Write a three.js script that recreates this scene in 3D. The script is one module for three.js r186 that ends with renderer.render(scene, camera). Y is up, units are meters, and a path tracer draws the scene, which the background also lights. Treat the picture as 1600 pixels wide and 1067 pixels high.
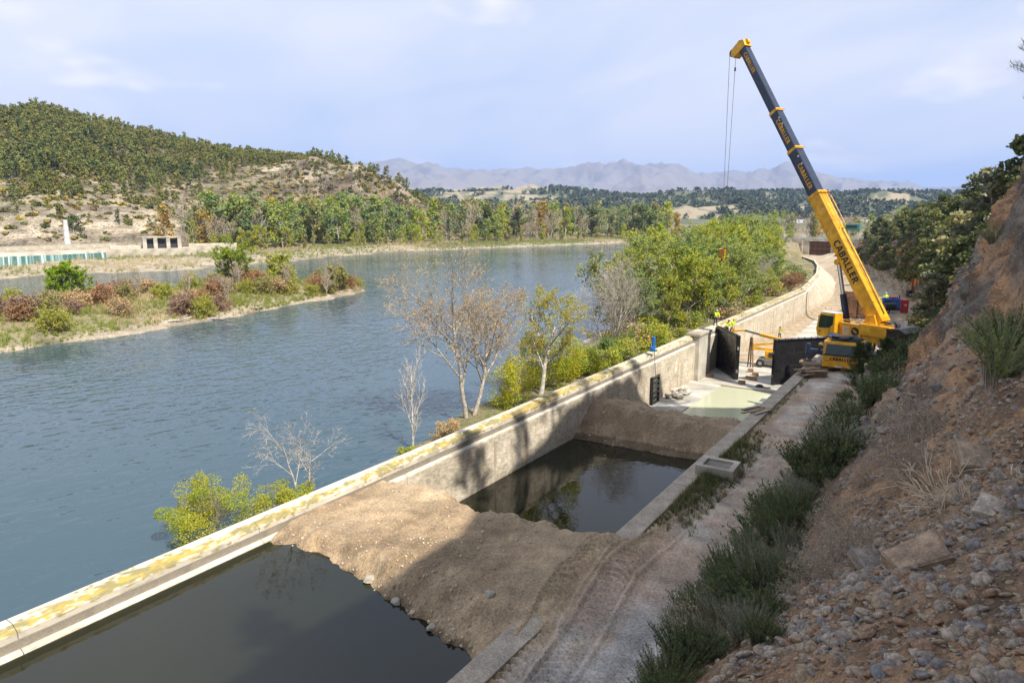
import * as THREE from 'three';
import { mergeGeometries, mergeVertices } from 'three/addons/utils/BufferGeometryUtils.js';
import { MarchingCubes } from 'three/addons/objects/MarchingCubes.js';
import { FontLoader } from 'three/addons/loaders/FontLoader.js';
import { TextGeometry } from 'three/addons/geometries/TextGeometry.js';
import { RoundedBoxGeometry } from 'three/addons/geometries/RoundedBoxGeometry.js';

// ---------------------------------------------------------------- camera, sky, sun, exposure
const scene = new THREE.Scene();
const camera = new THREE.PerspectiveCamera(53.13, 1024 / 682, 0.1, 30000);
camera.position.set(0, 12, 0);
camera.lookAt(-0.54395564 * 100, 12 - 0.18022381 * 100, -0.81953135 * 100);

const SUN = new THREE.Vector3(0.60, 0.75, 0.20).normalize();
const sun = new THREE.DirectionalLight(new THREE.Color(1, 0.93, 0.82), 4.5);
sun.position.copy(SUN).multiplyScalar(300).add(new THREE.Vector3(-30, 0, -60));
sun.target.position.set(-30, 0, -60);
sun.castShadow = true;
sun.shadow.mapSize.set(4096, 4096);
Object.assign(sun.shadow.camera, { left: -260, right: 260, top: 260, bottom: -260, near: 1, far: 900 });
scene.add(sun, sun.target);

const renderer = new THREE.WebGLRenderer();
renderer.toneMapping = THREE.LinearToneMapping;
renderer.toneMappingExposure = 1.84;
renderer.shadowMap.enabled = true;

// ---------------------------------------------------------------- random numbers and noise
function rng(seed) { let a = seed >>> 0; return () => { a = (a + 0x6D2B79F5) >>> 0; let t = a; t = Math.imul(t ^ (t >>> 15), t | 1); t ^= t + Math.imul(t ^ (t >>> 7), t | 61); return ((t ^ (t >>> 14)) >>> 0) / 4294967296; }; }
function hash(x, y, z) { let h = Math.imul(x, 374761393) ^ Math.imul(y, 668265263) ^ Math.imul(z, 2147483647 ^ 1274126177); h = Math.imul(h ^ (h >>> 13), 1274126177); h ^= h >>> 16; return (h >>> 0) / 4294967296; }
const sm = (t) => t * t * (3 - 2 * t);
const lerp = (a, b, t) => a + (b - a) * t;
const clamp = (v, a = 0, b = 1) => Math.min(b, Math.max(a, v));
const sstep = (a, b, v) => sm(clamp((v - a) / (b - a)));
function n2(x, y, per = 0) {
  let xi = Math.floor(x), yi = Math.floor(y); const fx = sm(x - xi), fy = sm(y - yi);
  let x1 = xi + 1, y1 = yi + 1;
  if (per) { xi = ((xi % per) + per) % per; yi = ((yi % per) + per) % per; x1 = ((x1 % per) + per) % per; y1 = ((y1 % per) + per) % per; }
  return lerp(lerp(hash(xi, yi, per), hash(x1, yi, per), fx), lerp(hash(xi, y1, per), hash(x1, y1, per), fx), fy) * 2 - 1;
}
function n3(x, y, z) {
  const xi = Math.floor(x), yi = Math.floor(y), zi = Math.floor(z), fx = sm(x - xi), fy = sm(y - yi), fz = sm(z - zi);
  const l = (k) => lerp(lerp(hash(xi, yi, zi + k), hash(xi + 1, yi, zi + k), fx), lerp(hash(xi, yi + 1, zi + k), hash(xi + 1, yi + 1, zi + k), fx), fy);
  return lerp(l(0), l(1), fz) * 2 - 1;
}
function fbm(x, y, oct = 4, per = 0) { let s = 0, a = 0.5, f = 1; for (let i = 0; i < oct; i++) { s += a * n2(x * f + i * (per ? 0 : 17.3), y * f, per ? per * f : 0); a *= 0.5; f *= 2; } return s; }
function ridged(x, y, oct = 4) { let s = 0, a = 0.5, f = 1; for (let i = 0; i < oct; i++) { s += a * (1 - Math.abs(n2(x * f + i * 31.7, y * f))); a *= 0.5; f *= 2.03; } return s; }

// ---------------------------------------------------------------- sky: thin cirrus veil over pale blue, a few low cumulus all round
{
  const W = 2048, H = 1024, data = new Float32Array(W * H * 4);
  for (let j = 0; j < H; j++) {
    const el = ((j + 0.5) / H - 0.5) * Math.PI, up = Math.max(0, Math.sin(el));
    for (let i = 0; i < W; i++) {
      const o = (j * W + i) * 4; data[o + 3] = 1;
      if (el < -0.02) { data[o] = 0.32; data[o + 1] = 0.31; data[o + 2] = 0.30; continue; }
      const az = ((i + 0.5) / W) * Math.PI * 2, dx = Math.cos(az), dz = Math.sin(az), ce = Math.cos(el);
      const t = Math.pow(up, 0.55);
      let r = lerp(0.66, 0.27, t), g = lerp(0.71, 0.43, t), b = lerp(0.83, 0.75, t);
      const k = 1 / (up + 0.16), px = dx * ce * k, pz = dz * ce * k;
      // cirrus veil: streaks drawn out in one wind direction
      const wx = px * 0.8 + pz * 0.6, wz = -px * 0.6 + pz * 0.8;
      const warp = fbm(px * 0.7 + 9, pz * 0.7 - 4, 3) * 0.9;
      let veil = 0.70 + 0.85 * fbm(wx * 0.45 + warp, wz * 1.25 + warp * 0.6, 5) + 0.35 * fbm(wx * 1.6, wz * 4.2 + warp * 2, 4);
      veil = clamp(veil + 0.08, 0, 1) * 0.90;
      r = lerp(r, 0.735, veil); g = lerp(g, 0.75, veil); b = lerp(b, 0.83, veil);
      // small flat cumulus
      const cu = fbm(px * 1.35 + 40.2, pz * 1.35 + 11.7, 5) - 0.27 - 0.10 * n2(px * 0.3 + 3, pz * 0.3);
      if (cu > 0) {
        const c = clamp(cu * 6) * 0.85, edge = fbm(px * 1.35 + 40.2 + SUN.x * 0.12, pz * 1.35 + 11.7 + SUN.z * 0.12, 4) - 0.27;
        const body = clamp(0.62 + (cu - edge) * 2.5, 0, 1);
        r = lerp(r, lerp(0.60, 0.93, body), c); g = lerp(g, lerp(0.60, 0.91, body), c); b = lerp(b, lerp(0.69, 0.92, body), c);
      }
      const ca = clamp(dx * ce * SUN.x + Math.sin(el) * SUN.y + dz * ce * SUN.z, -1, 1), gl = 0.9 * Math.exp(-Math.pow(Math.acos(ca) / 0.36, 2)); // glow added to the veil round the sun to brighten the shaded ground
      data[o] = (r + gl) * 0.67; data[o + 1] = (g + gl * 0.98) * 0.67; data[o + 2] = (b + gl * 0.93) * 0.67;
    }
  }
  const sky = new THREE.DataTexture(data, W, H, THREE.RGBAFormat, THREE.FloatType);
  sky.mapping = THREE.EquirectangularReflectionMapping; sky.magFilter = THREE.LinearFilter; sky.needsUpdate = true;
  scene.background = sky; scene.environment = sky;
}
scene.fog = new THREE.FogExp2(new THREE.Color(0.34, 0.54, 1.0), 0.00010);

// ---------------------------------------------------------------- textures
function tex(size, fn, srgb = true, h = size) {
  const d = new Uint8Array(size * h * 4);
  for (let j = 0; j < h; j++) for (let i = 0; i < size; i++) { const c = fn(i / size, j / h), o = (j * size + i) * 4; const a = Array.isArray(c) ? c : [c, c, c]; d[o] = clamp(a[0]) * 255; d[o + 1] = clamp(a[1]) * 255; d[o + 2] = clamp(a[2]) * 255; d[o + 3] = 255; }
  const t = new THREE.DataTexture(d, size, h); t.wrapS = t.wrapT = THREE.RepeatWrapping; t.magFilter = THREE.LinearFilter; t.minFilter = THREE.LinearMipmapLinearFilter; t.generateMipmaps = true;
  if (srgb) t.colorSpace = THREE.SRGBColorSpace; t.needsUpdate = true; return t;
}
const rep = (t, u, v = u) => { const c = t.clone(); c.repeat.set(u, v); c.needsUpdate = true; return c; };
// cellular stones: height of packed pebbles, tileable
function pebble(u, v, cells, seed) {
  const x = u * cells, y = v * cells, xi = Math.floor(x), yi = Math.floor(y); let d1 = 9, d2 = 9, id = 0;
  for (let a = -1; a <= 1; a++) for (let b = -1; b <= 1; b++) { const cx = xi + a, cy = yi + b, mx = ((cx % cells) + cells) % cells, my = ((cy % cells) + cells) % cells; const px = cx + 0.15 + 0.7 * hash(mx, my, seed), py = cy + 0.15 + 0.7 * hash(mx, my, seed + 5), d = Math.hypot(px - x, py - y); if (d < d1) { d2 = d1; d1 = d; id = hash(mx, my, seed + 9); } else if (d < d2) d2 = d; }
  return [d1, d2, id];
}
const T = {};
T.dirt = tex(1024, (u, v) => { const f = fbm(u * 6, v * 6, 6, 6) * 0.5, g = fbm(u * 60, v * 60, 3, 60), [d1, d2, id] = pebble(u, v, 46, 3); const st = id > 0.86 && d1 < 0.33 ? (id - 0.86) * 1.6 : 0; const k = 0.80 + f * 0.30 + g * 0.16; return [k + st, k * 0.985 + st, k * 0.96 + st * 1.1]; });
T.dirtB = tex(1024, (u, v) => { const f = fbm(u * 6, v * 6, 6, 6), g = fbm(u * 60, v * 60, 3, 60), [d1, d2, id] = pebble(u, v, 46, 3); const st = id > 0.72 ? Math.max(0, 0.36 - d1) * 1.4 : 0; return 0.45 + f * 0.22 + g * 0.13 + st; }, false);
T.conc = tex(1024, (u, v) => { const f = fbm(u * 4, v * 4, 6, 4), g = fbm(u * 90, v * 90, 2, 90), w = Math.max(0, fbm(u * 40, v * 7 + 3, 4, 0)) * 0; const pit = pebble(u, v, 60, 8); const p = pit[2] > 0.8 && pit[0] < 0.18 ? -0.22 : 0; const k = 0.86 + f * 0.22 + g * 0.07 + p + w; return [k, k * 0.985, k * 0.955]; });
T.concB = tex(512, (u, v) => { const g = fbm(u * 40, v * 40, 4, 40), pit = pebble(u, v, 40, 8); return 0.6 + g * 0.25 - (pit[2] > 0.75 && pit[0] < 0.2 ? 0.4 : 0); }, false);
T.rock = tex(1024, (u, v) => { const f = fbm(u * 5, v * 5, 6, 5), s = fbm(u * 6, v * 30, 4, 6), [d1, d2, id] = pebble(u, v, 30, 21); const k = 0.72 + f * 0.34 + s * 0.10; const e = id > 0.45 ? (d1 < 0.4 ? (id - 0.6) * 0.7 : -0.05) : 0; return [k + e, k + e * 0.95 - 0.012, k + e * 0.9 - 0.03]; });
T.rockB = tex(1024, (u, v) => { const f = fbm(u * 7, v * 7, 6, 7), [d1, d2, id] = pebble(u, v, 30, 21), [e1, , ie] = pebble(u, v, 80, 22); return 0.4 + f * 0.35 + (id > 0.45 ? Math.max(0, 0.42 - d1) * 0.9 : 0) + (ie > 0.4 ? Math.max(0, 0.4 - e1) * 0.3 : 0); }, false);
T.grain = tex(512, (u, v) => { const f = fbm(u * 8, v * 8, 6, 8), g = fbm(u * 64, v * 64, 2, 64); return 0.82 + f * 0.3 + g * 0.14; });
T.waveB = tex(1024, (u, v) => { const w = fbm(u * 5, v * 5, 3, 5) * 0.35; const a = fbm(u * 24 + w, v * 44 + w * 2, 4, 0); const per = fbm(u * 26, v * 40, 5, 0); return 0.5 + 0.22 * fbm(u * 12, v * 12, 6, 12) + 0.34 * fbm(u * 64, v * 64, 3, 64) * (0.55 + 0.8 * clamp(0.5 + fbm(u * 4, v * 4, 3, 4))) + 0 * (a + per); }, false);
T.metalW = tex(512, (u, v) => { const f = fbm(u * 6, v * 6, 6, 6), s = fbm(u * 80, v * 4, 3, 0) * 0; return 0.88 + f * 0.16 + s; });
T.metalR = tex(512, (u, v) => 0.40 + fbm(u * 7, v * 7, 6, 7) * 0.35, false);

// ---------------------------------------------------------------- materials
const lin = (r, g, b) => new THREE.Color().setRGB(r, g, b);
function std(color, o = {}) { return new THREE.MeshStandardMaterial({ color, roughness: 0.9, metalness: 0, ...o }); }
const M = {
  ground: std(lin(1, 1, 1), { vertexColors: true, map: rep(T.dirt, 0.11), bumpMap: rep(T.dirtB, 0.11), bumpScale: 0.25, roughness: 0.95 }),
  earth: std(lin(1, 1, 1), { vertexColors: true, map: rep(T.dirt, 0.27), bumpMap: rep(T.dirtB, 0.27), bumpScale: 0.07, roughness: 0.97 }),
  hillside: std(lin(1, 1, 1), { vertexColors: true, map: rep(T.rock, 0.38), bumpMap: rep(T.rockB, 0.38), bumpScale: 0.09, roughness: 0.95 }),
  hill: std(lin(1, 1, 1), { vertexColors: true, map: rep(T.rock, 0.03), bumpMap: rep(T.rockB, 0.03), bumpScale: 2.2, roughness: 0.97 }),
  far: std(lin(1, 1, 1), { vertexColors: true, roughness: 1 }),
  conc: std(lin(0.56, 0.515, 0.44), { map: rep(T.conc, 0.22), bumpMap: rep(T.concB, 0.5), bumpScale: 0.012, roughness: 0.9 }),
  concDark: std(lin(0.30, 0.275, 0.235), { map: rep(T.conc, 0.3), bumpMap: rep(T.concB, 0.5), bumpScale: 0.015, roughness: 0.92 }),
  slab: std(lin(0.56, 0.545, 0.50), { map: rep(T.conc, 0.2), bumpMap: rep(T.concB, 0.5), bumpScale: 0.01, roughness: 0.8 }),
  stoneV: std(lin(1, 1, 1), { vertexColors: true, map: rep(T.grain, 2), roughness: 0.85 }),
  yellow: std(lin(0.86, 0.42, 0.010), { map: rep(T.metalW, 0.4), roughness: 0.38 }),
  blue: std(lin(0.020, 0.034, 0.075), { map: rep(T.metalW, 0.4), roughness: 0.42 }),
  black: std(lin(0.010, 0.010, 0.011), { roughnessMap: rep(T.metalR, 0.3), roughness: 0.75 }),
  blackPaint: std(lin(0.012, 0.012, 0.014), { roughnessMap: rep(T.metalR, 0.3), roughness: 0.8, bumpMap: rep(T.grain, 0.4), bumpScale: 0.006 }),
  dark: std(lin(0.03, 0.03, 0.033), { roughness: 0.6 }),
  rubber: std(lin(0.022, 0.021, 0.02), { roughness: 0.9 }),
  rim: std(lin(0.35, 0.34, 0.32), { roughness: 0.5, metalness: 0.4 }),
  steel: std(lin(0.62, 0.63, 0.65), { roughness: 0.22, metalness: 1 }),
  cable: std(lin(0.10, 0.10, 0.11), { roughness: 0.6, metalness: 0.3 }),
  white: std(lin(0.72, 0.72, 0.70), { map: rep(T.metalW, 0.5), roughness: 0.55 }),
  grey: std(lin(0.22, 0.22, 0.225), { map: rep(T.metalW, 0.5), roughness: 0.6 }),
  rust: std(lin(0.24, 0.12, 0.06), { map: rep(T.rock, 0.5), roughness: 0.9 }),
  wood: std(lin(0.42, 0.27, 0.14), { map: rep(T.grain, 0.8), roughness: 0.85 }),
  woodGrey: std(lin(0.36, 0.27, 0.20), { map: rep(T.grain, 0.8), roughness: 0.9 }),
  red: std(lin(0.42, 0.025, 0.022), { roughness: 0.5 }),
  sblue: std(lin(0.02, 0.10, 0.30), { roughness: 0.5 }),
  jack: std(lin(0.015, 0.13, 0.38), { roughness: 0.4 }),
  green: std(lin(0.05, 0.17, 0.13), { roughness: 0.6 }),
  glass: std(lin(0.012, 0.03, 0.028), { roughness: 0.06 }),
  glassLight: new THREE.MeshPhysicalMaterial({ color: lin(0.75, 0.85, 0.82), roughness: 0.05, transmission: 1, thickness: 0 }),
  lens: std(lin(0.7, 0.7, 0.68), { roughness: 0.15 }),
  lensRed: std(lin(0.5, 0.02, 0.01), { roughness: 0.25 }),
  tarp: std(lin(0.035, 0.037, 0.042), { roughness: 0.7 }),
  river: new THREE.MeshPhysicalMaterial({ color: lin(0.034, 0.068, 0.088), roughness: 0.07, ior: 1.33, bumpMap: rep(T.waveB, 0.03), bumpScale: 0.12 }),
  pond: new THREE.MeshPhysicalMaterial({ color: lin(0.022, 0.025, 0.011), roughness: 0.015, ior: 1.38, transmission: 0.5, thickness: 0, bumpMap: rep(T.waveB, 0.06), bumpScale: 0.008 }),
  milky: new THREE.MeshPhysicalMaterial({ color: lin(0.44, 0.445, 0.31), roughness: 0.06, ior: 1.33, bumpMap: rep(T.waveB, 0.06), bumpScale: 0.02 }),
  fall: std(lin(1, 1, 1), { vertexColors: true, roughness: 0.25 }),
  bark: std(lin(0.33, 0.28, 0.23), { map: rep(T.grain, 1.5), roughness: 0.95 }),
  barkPale: std(lin(0.56, 0.50, 0.42), { map: rep(T.grain, 1.5), roughness: 0.95 }),
  barkWhite: std(lin(0.66, 0.61, 0.54), { map: rep(T.grain, 1.5), roughness: 0.95 }),
  barkDark: std(lin(0.10, 0.075, 0.055), { map: rep(T.grain, 1.5), roughness: 0.95 }),
  twigTan: std(lin(0.50, 0.33, 0.21), { roughness: 0.95 }),
  twigBrown: std(lin(0.26, 0.17, 0.12), { roughness: 0.95 }),
  twigGrey: std(lin(0.36, 0.30, 0.235), { roughness: 0.95 }),
  straw: std(lin(0.60, 0.50, 0.37), { roughness: 0.95 }),
};
const leafMats = {};
function leafMat(r, g, b, tr = 0.32) { const k = [r, g, b, tr].join(); return leafMats[k] ??= new THREE.MeshPhysicalMaterial({ color: lin(r, g, b), vertexColors: true, roughness: 0.95, transmission: tr, thickness: 0, specularIntensity: 0.3, side: THREE.DoubleSide }); }

// ---------------------------------------------------------------- building helpers
const taken = new Map();
function numbered(name) { const n = taken.get(name) ?? 0; taken.set(name, n + 1); return n ? `${name}_${String(n).padStart(3, '0')}` : name; }
function tag(o, label, category, group) { o.userData.label = label; o.userData.category = category; if (group) o.userData.group = group; return o; }
function shadow(o) { o.traverse((m) => { if (m.isMesh) { m.castShadow = true; m.receiveShadow = true; } }); return o; }
function thing(name, label, category, pos = [0, 0, 0], turn = 0, group) { const o = new THREE.Group(); o.name = numbered(name); o.position.set(...pos); o.rotation.y = turn; scene.add(o); return tag(o, label, category, group); }
function mesh(name, geo, mat, parent) { const m = new THREE.Mesh(geo, mat); m.name = parent ? name : numbered(name); m.castShadow = m.receiveShadow = true; (parent ?? scene).add(m); return m; }
function structure(name, geo, mat) { const m = mesh(name, geo, mat); m.userData.kind = 'structure'; return m; }
function copyOf(o, label, group) { const c = o.clone(); c.name = numbered(o.userData.baseName ?? o.name.replace(/_\d{3}$/, '')); c.userData = { ...o.userData }; if (label) c.userData.label = label; if (group) c.userData.group = group; scene.add(c); return c; }

// triangle soup with normals, colours and uv
class Soup {
  constructor() { this.p = []; this.n = []; this.c = []; this.u = []; this.col = [1, 1, 1]; }
  tri(a, b, c, na, nb, nc, ua, ub, uc) {
    if (!na) { const ux = b[0] - a[0], uy = b[1] - a[1], uz = b[2] - a[2], vx = c[0] - a[0], vy = c[1] - a[1], vz = c[2] - a[2]; const n = [uy * vz - uz * vy, uz * vx - ux * vz, ux * vy - uy * vx], l = Math.hypot(...n) || 1; na = nb = nc = [n[0] / l, n[1] / l, n[2] / l]; }
    this.p.push(...a, ...b, ...c); this.n.push(...na, ...nb, ...nc); this.c.push(...this.col, ...this.col, ...this.col);
    if (!ua) { ua = [a[0] + a[2], a[1] + a[2] * 0.3]; ub = [b[0] + b[2], b[1] + b[2] * 0.3]; uc = [c[0] + c[2], c[1] + c[2] * 0.3]; }
    this.u.push(...ua, ...ub, ...uc);
  }
  quad(a, b, c, d) { this.tri(a, b, c); this.tri(a, c, d); }
  // tapered tube along points
  tube(pts, radii, sides = 5, cap = false) {
    let ref = [0.31, 0.2, 0.93]; const rings = [];
    for (let i = 0; i < pts.length; i++) {
      const a = pts[Math.max(0, i - 1)], b = pts[Math.min(pts.length - 1, i + 1)]; let d = [b[0] - a[0], b[1] - a[1], b[2] - a[2]]; const l = Math.hypot(...d) || 1; d = d.map((v) => v / l);
      let s = [d[1] * ref[2] - d[2] * ref[1], d[2] * ref[0] - d[0] * ref[2], d[0] * ref[1] - d[1] * ref[0]]; let sl = Math.hypot(...s); if (sl < 0.05) { ref = [0.9, 0.1, 0.2]; s = [d[1] * ref[2] - d[2] * ref[1], d[2] * ref[0] - d[0] * ref[2], d[0] * ref[1] - d[1] * ref[0]]; sl = Math.hypot(...s); }
      s = s.map((v) => v / sl); const t = [d[1] * s[2] - d[2] * s[1], d[2] * s[0] - d[0] * s[2], d[0] * s[1] - d[1] * s[0]]; const ring = [];
      for (let k = 0; k < sides; k++) { const an = (k / sides) * Math.PI * 2, c = Math.cos(an), q = Math.sin(an), nn = [s[0] * c + t[0] * q, s[1] * c + t[1] * q, s[2] * c + t[2] * q]; ring.push([[pts[i][0] + nn[0] * radii[i], pts[i][1] + nn[1] * radii[i], pts[i][2] + nn[2] * radii[i]], nn]); }
      rings.push(ring);
    }
    for (let i = 0; i + 1 < rings.length; i++) for (let k = 0; k < sides; k++) { const A = rings[i][k], B = rings[i][(k + 1) % sides], C = rings[i + 1][(k + 1) % sides], D = rings[i + 1][k]; this.tri(A[0], B[0], C[0], A[1], B[1], C[1]); this.tri(A[0], C[0], D[0], A[1], C[1], D[1]); }
    if (cap) for (const [r, c, f] of [[rings[0], pts[0], 1], [rings.at(-1), pts.at(-1), 0]]) for (let k = 0; k < sides; k++) { const a = r[k][0], b = r[(k + 1) % sides][0]; f ? this.tri(c, b, a) : this.tri(c, a, b); }
    return this;
  }
  leaf(x, y, z, s, R, flat = 0) { // one bent diamond leaf, turned at random
    const a = R() * 6.2832, t = (R() * 2 - 1) * (1 - flat), q = Math.sqrt(Math.max(0, 1 - t * t)), d = [q * Math.cos(a), t, q * Math.sin(a)];
    const b = R() * 6.2832; let e = [Math.cos(b), R() * 1.2 - 0.6, Math.sin(b)]; const k = e[0] * d[0] + e[1] * d[1] + e[2] * d[2]; e = [e[0] - k * d[0], e[1] - k * d[1], e[2] - k * d[2]]; const l = Math.hypot(...e) || 1; const w = s * 0.55 / l;
    const A = [x - d[0] * s * 0.5, y - d[1] * s * 0.5, z - d[2] * s * 0.5], C = [x + d[0] * s * 0.5, y + d[1] * s * 0.5, z + d[2] * s * 0.5], B = [x + e[0] * w, y + e[1] * w, z + e[2] * w], D = [x - e[0] * w, y - e[1] * w, z - e[2] * w];
    this.tri(A, B, C); this.tri(A, C, D);
  }
  box(cx, cy, cz, sx, sy, sz, m) {
    const g = new THREE.BoxGeometry(sx, sy, sz); g.translate(cx, cy, cz); return this.geo(g, m);
  }
  geo(g, m) { // append any geometry
    g = g.index ? g.toNonIndexed() : g; if (m) g.applyMatrix4(m); const P = g.attributes.position.array, N = g.attributes.normal.array; for (let i = 0; i < P.length; i++) { this.p.push(P[i]); this.n.push(N[i]); } for (let i = 0; i < P.length / 3; i++) { this.c.push(...this.col); const x = P[i * 3], y = P[i * 3 + 1], z = P[i * 3 + 2], ax = Math.abs(N[i * 3]), ay = Math.abs(N[i * 3 + 1]), az = Math.abs(N[i * 3 + 2]); ay >= ax && ay >= az ? this.u.push(x, z) : ax > az ? this.u.push(z, y) : this.u.push(x, y); } return this;
  }
  done(colors = false) { const g = new THREE.BufferGeometry(); g.setAttribute('position', new THREE.Float32BufferAttribute(this.p, 3)); g.setAttribute('normal', new THREE.Float32BufferAttribute(this.n, 3)); g.setAttribute('uv', new THREE.Float32BufferAttribute(this.u, 2)); if (colors) g.setAttribute('color', new THREE.Float32BufferAttribute(this.c, 3)); return g; }
}
const boxGeo = (cx, cy, cz, sx, sy, sz, r = 0) => { if (r) { const g = new RoundedBoxGeometry(sx, sy, sz, 2, r); g.translate(cx, cy, cz); return new Soup().geo(g).done(); } return new Soup().box(cx, cy, cz, sx, sy, sz).done(); };
const tubeGeo = (pts, r, sides = 8) => new Soup().tube(pts, pts.map(() => r), sides, true).done();
function cyl(r1, r2, h, seg = 16, axis = 'y') { const g = new THREE.CylinderGeometry(r1, r2, h, seg); if (axis === 'x') g.rotateZ(Math.PI / 2); if (axis === 'z') g.rotateX(Math.PI / 2); return g; }
// an outline in x,y pushed out along z (centred), bevelled
function prism(pts, depth, bevel = 0) { const s = new THREE.Shape(pts.map(([x, y]) => new THREE.Vector2(x, y))); const g = new THREE.ExtrudeGeometry(s, { depth, bevelEnabled: bevel > 0, bevelSize: bevel, bevelThickness: bevel, bevelSegments: 2, steps: 1 }); g.translate(0, 0, -depth / 2); return new Soup().geo(g).done(); }
// grid surface: fn(i, j) gives [x, y, z], color(i, j, p), uv
function gridGeo(nu, nv, at, colorAt, uvAt) {
  const P = new Float32Array(nu * nv * 3), C = colorAt ? new Float32Array(nu * nv * 3) : null, U = new Float32Array(nu * nv * 2), I = [];
  for (let j = 0; j < nv; j++) for (let i = 0; i < nu; i++) { const k = j * nu + i, p = at(i, j); P[k * 3] = p[0]; P[k * 3 + 1] = p[1]; P[k * 3 + 2] = p[2]; const u = uvAt ? uvAt(i, j, p) : [p[0], p[2]]; U[k * 2] = u[0]; U[k * 2 + 1] = u[1]; }
  for (let j = 0; j + 1 < nv; j++) for (let i = 0; i + 1 < nu; i++) { const a = j * nu + i; I.push(a, a + nu, a + 1, a + 1, a + nu, a + nu + 1); }
  const g = new THREE.BufferGeometry(); g.setAttribute('position', new THREE.BufferAttribute(P, 3)); g.setAttribute('uv', new THREE.BufferAttribute(U, 2)); g.setIndex(I); g.computeVertexNormals();
  if (C) { const N = g.attributes.normal.array; for (let j = 0; j < nv; j++) for (let i = 0; i < nu; i++) { const k = j * nu + i, c = colorAt(i, j, [P[k * 3], P[k * 3 + 1], P[k * 3 + 2]], [N[k * 3], N[k * 3 + 1], N[k * 3 + 2]]); C[k * 3] = c[0]; C[k * 3 + 1] = c[1]; C[k * 3 + 2] = c[2]; } g.setAttribute('color', new THREE.BufferAttribute(C, 3)); }
  return g;
}
const mix3 = (a, b, t) => [lerp(a[0], b[0], t), lerp(a[1], b[1], t), lerp(a[2], b[2], t)];
// piecewise-linear lookup of rows [key, ...values]
function table(rows) { const up = rows[0][0] < rows.at(-1)[0]; return (k) => { for (let i = 0; i + 1 < rows.length; i++) { const a = rows[i], b = rows[i + 1]; if (up ? k <= b[0] : k >= b[0]) { const t = clamp((k - a[0]) / (b[0] - a[0])); return a.slice(1).map((v, n) => lerp(v, b[n + 1], t)); } } return rows.at(-1).slice(1); }; }
// ================================================================ THE SETTING
// ---------------------------------------------------------------- river course
const riverPoly = [[-23.6, 60], [-23.6, -9], [-25.6, -13], [-25.4, -20], [-25.2, -25], [-26, -30], [-27.6, -36], [-28.2, -43], [-29.5, -50], [-32.5, -60], [-37, -80], [-46, -120], [-66, -200], [-100, -310], [-80, -420], [-20, -500], [-50, -560], [-120, -470], [-135, -362], [-158, -280], [-181, -200], [-179, -165], [-168, -134], [-170, -112], [-180, -97], [-193, -71], [-199, -40], [-208, 60]];
const islandPoly = [[-76, 60], [-77, 0], [-78, -27], [-80, -38], [-81.5, -58], [-86, -71], [-89, -86], [-93, -92], [-101, -93], [-112, -86], [-117, -72], [-113, -54], [-110, -38], [-108, 0], [-106, 60]];
const gravelPoly = [[-178, 60], [-172, -20], [-173, -62], [-171, -84], [-160, -100], [-166, -112], [-200, -90], [-205, 60]];
function sdist(poly, x, z) { let d = 1e9, inside = false; for (let i = 0, j = poly.length - 1; i < poly.length; j = i++) { const [ax, az] = poly[j], [bx, bz] = poly[i], ex = bx - ax, ez = bz - az, wx = x - ax, wz = z - az, t = clamp((wx * ex + wz * ez) / (ex * ex + ez * ez)); d = Math.min(d, Math.hypot(wx - ex * t, wz - ez * t)); if ((az > z) !== (bz > z) && x < ax + (ex * (z - az)) / ez) inside = !inside; } return inside ? -d : d; }
const wallX = table([[60, -22.2], [-125, -22.2], [-142, -24], [-160, -26], [-184, -30], [-205, -34.5], [-223, -41], [-330, -60]]);
const RIVER = -1.3;
function landDist(x, z) { const w = n2(x * 0.13, z * 0.13) * 1.6 + n2(x * 0.5, z * 0.5) * 0.5; return Math.max(sdist(riverPoly, x, z), -sdist(islandPoly, x, z), -sdist(gravelPoly, x, z) * 0.6 - 0.5) + w * (x < -34 ? 1 : 0.25); }
function inLock(x, z) { return x > wallX(z)[0] - 3.0 && z > -326 && x < 40; }
function groundY(x, z, d = landDist(x, z)) {
  let y = d < 0 ? RIVER + Math.max(-3, d * 0.4) : RIVER + 0.12 + Math.min(d * 0.16, 1.5) + clamp((d - 12) * 0.02, 0, 3.2);
  if (x > -60 && z > -320) y = Math.min(y, -0.75 + n2(x * 0.4, z * 0.4) * 0.1);
  y += d > 0 ? fbm(x * 0.09, z * 0.09, 3) * 0.6 * clamp(d / 6) : 0;
  if (x > 40) y = lerp(y, 22, sstep(40, 52, x) * sstep(-420, -280, z));
  return y;
}
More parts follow.
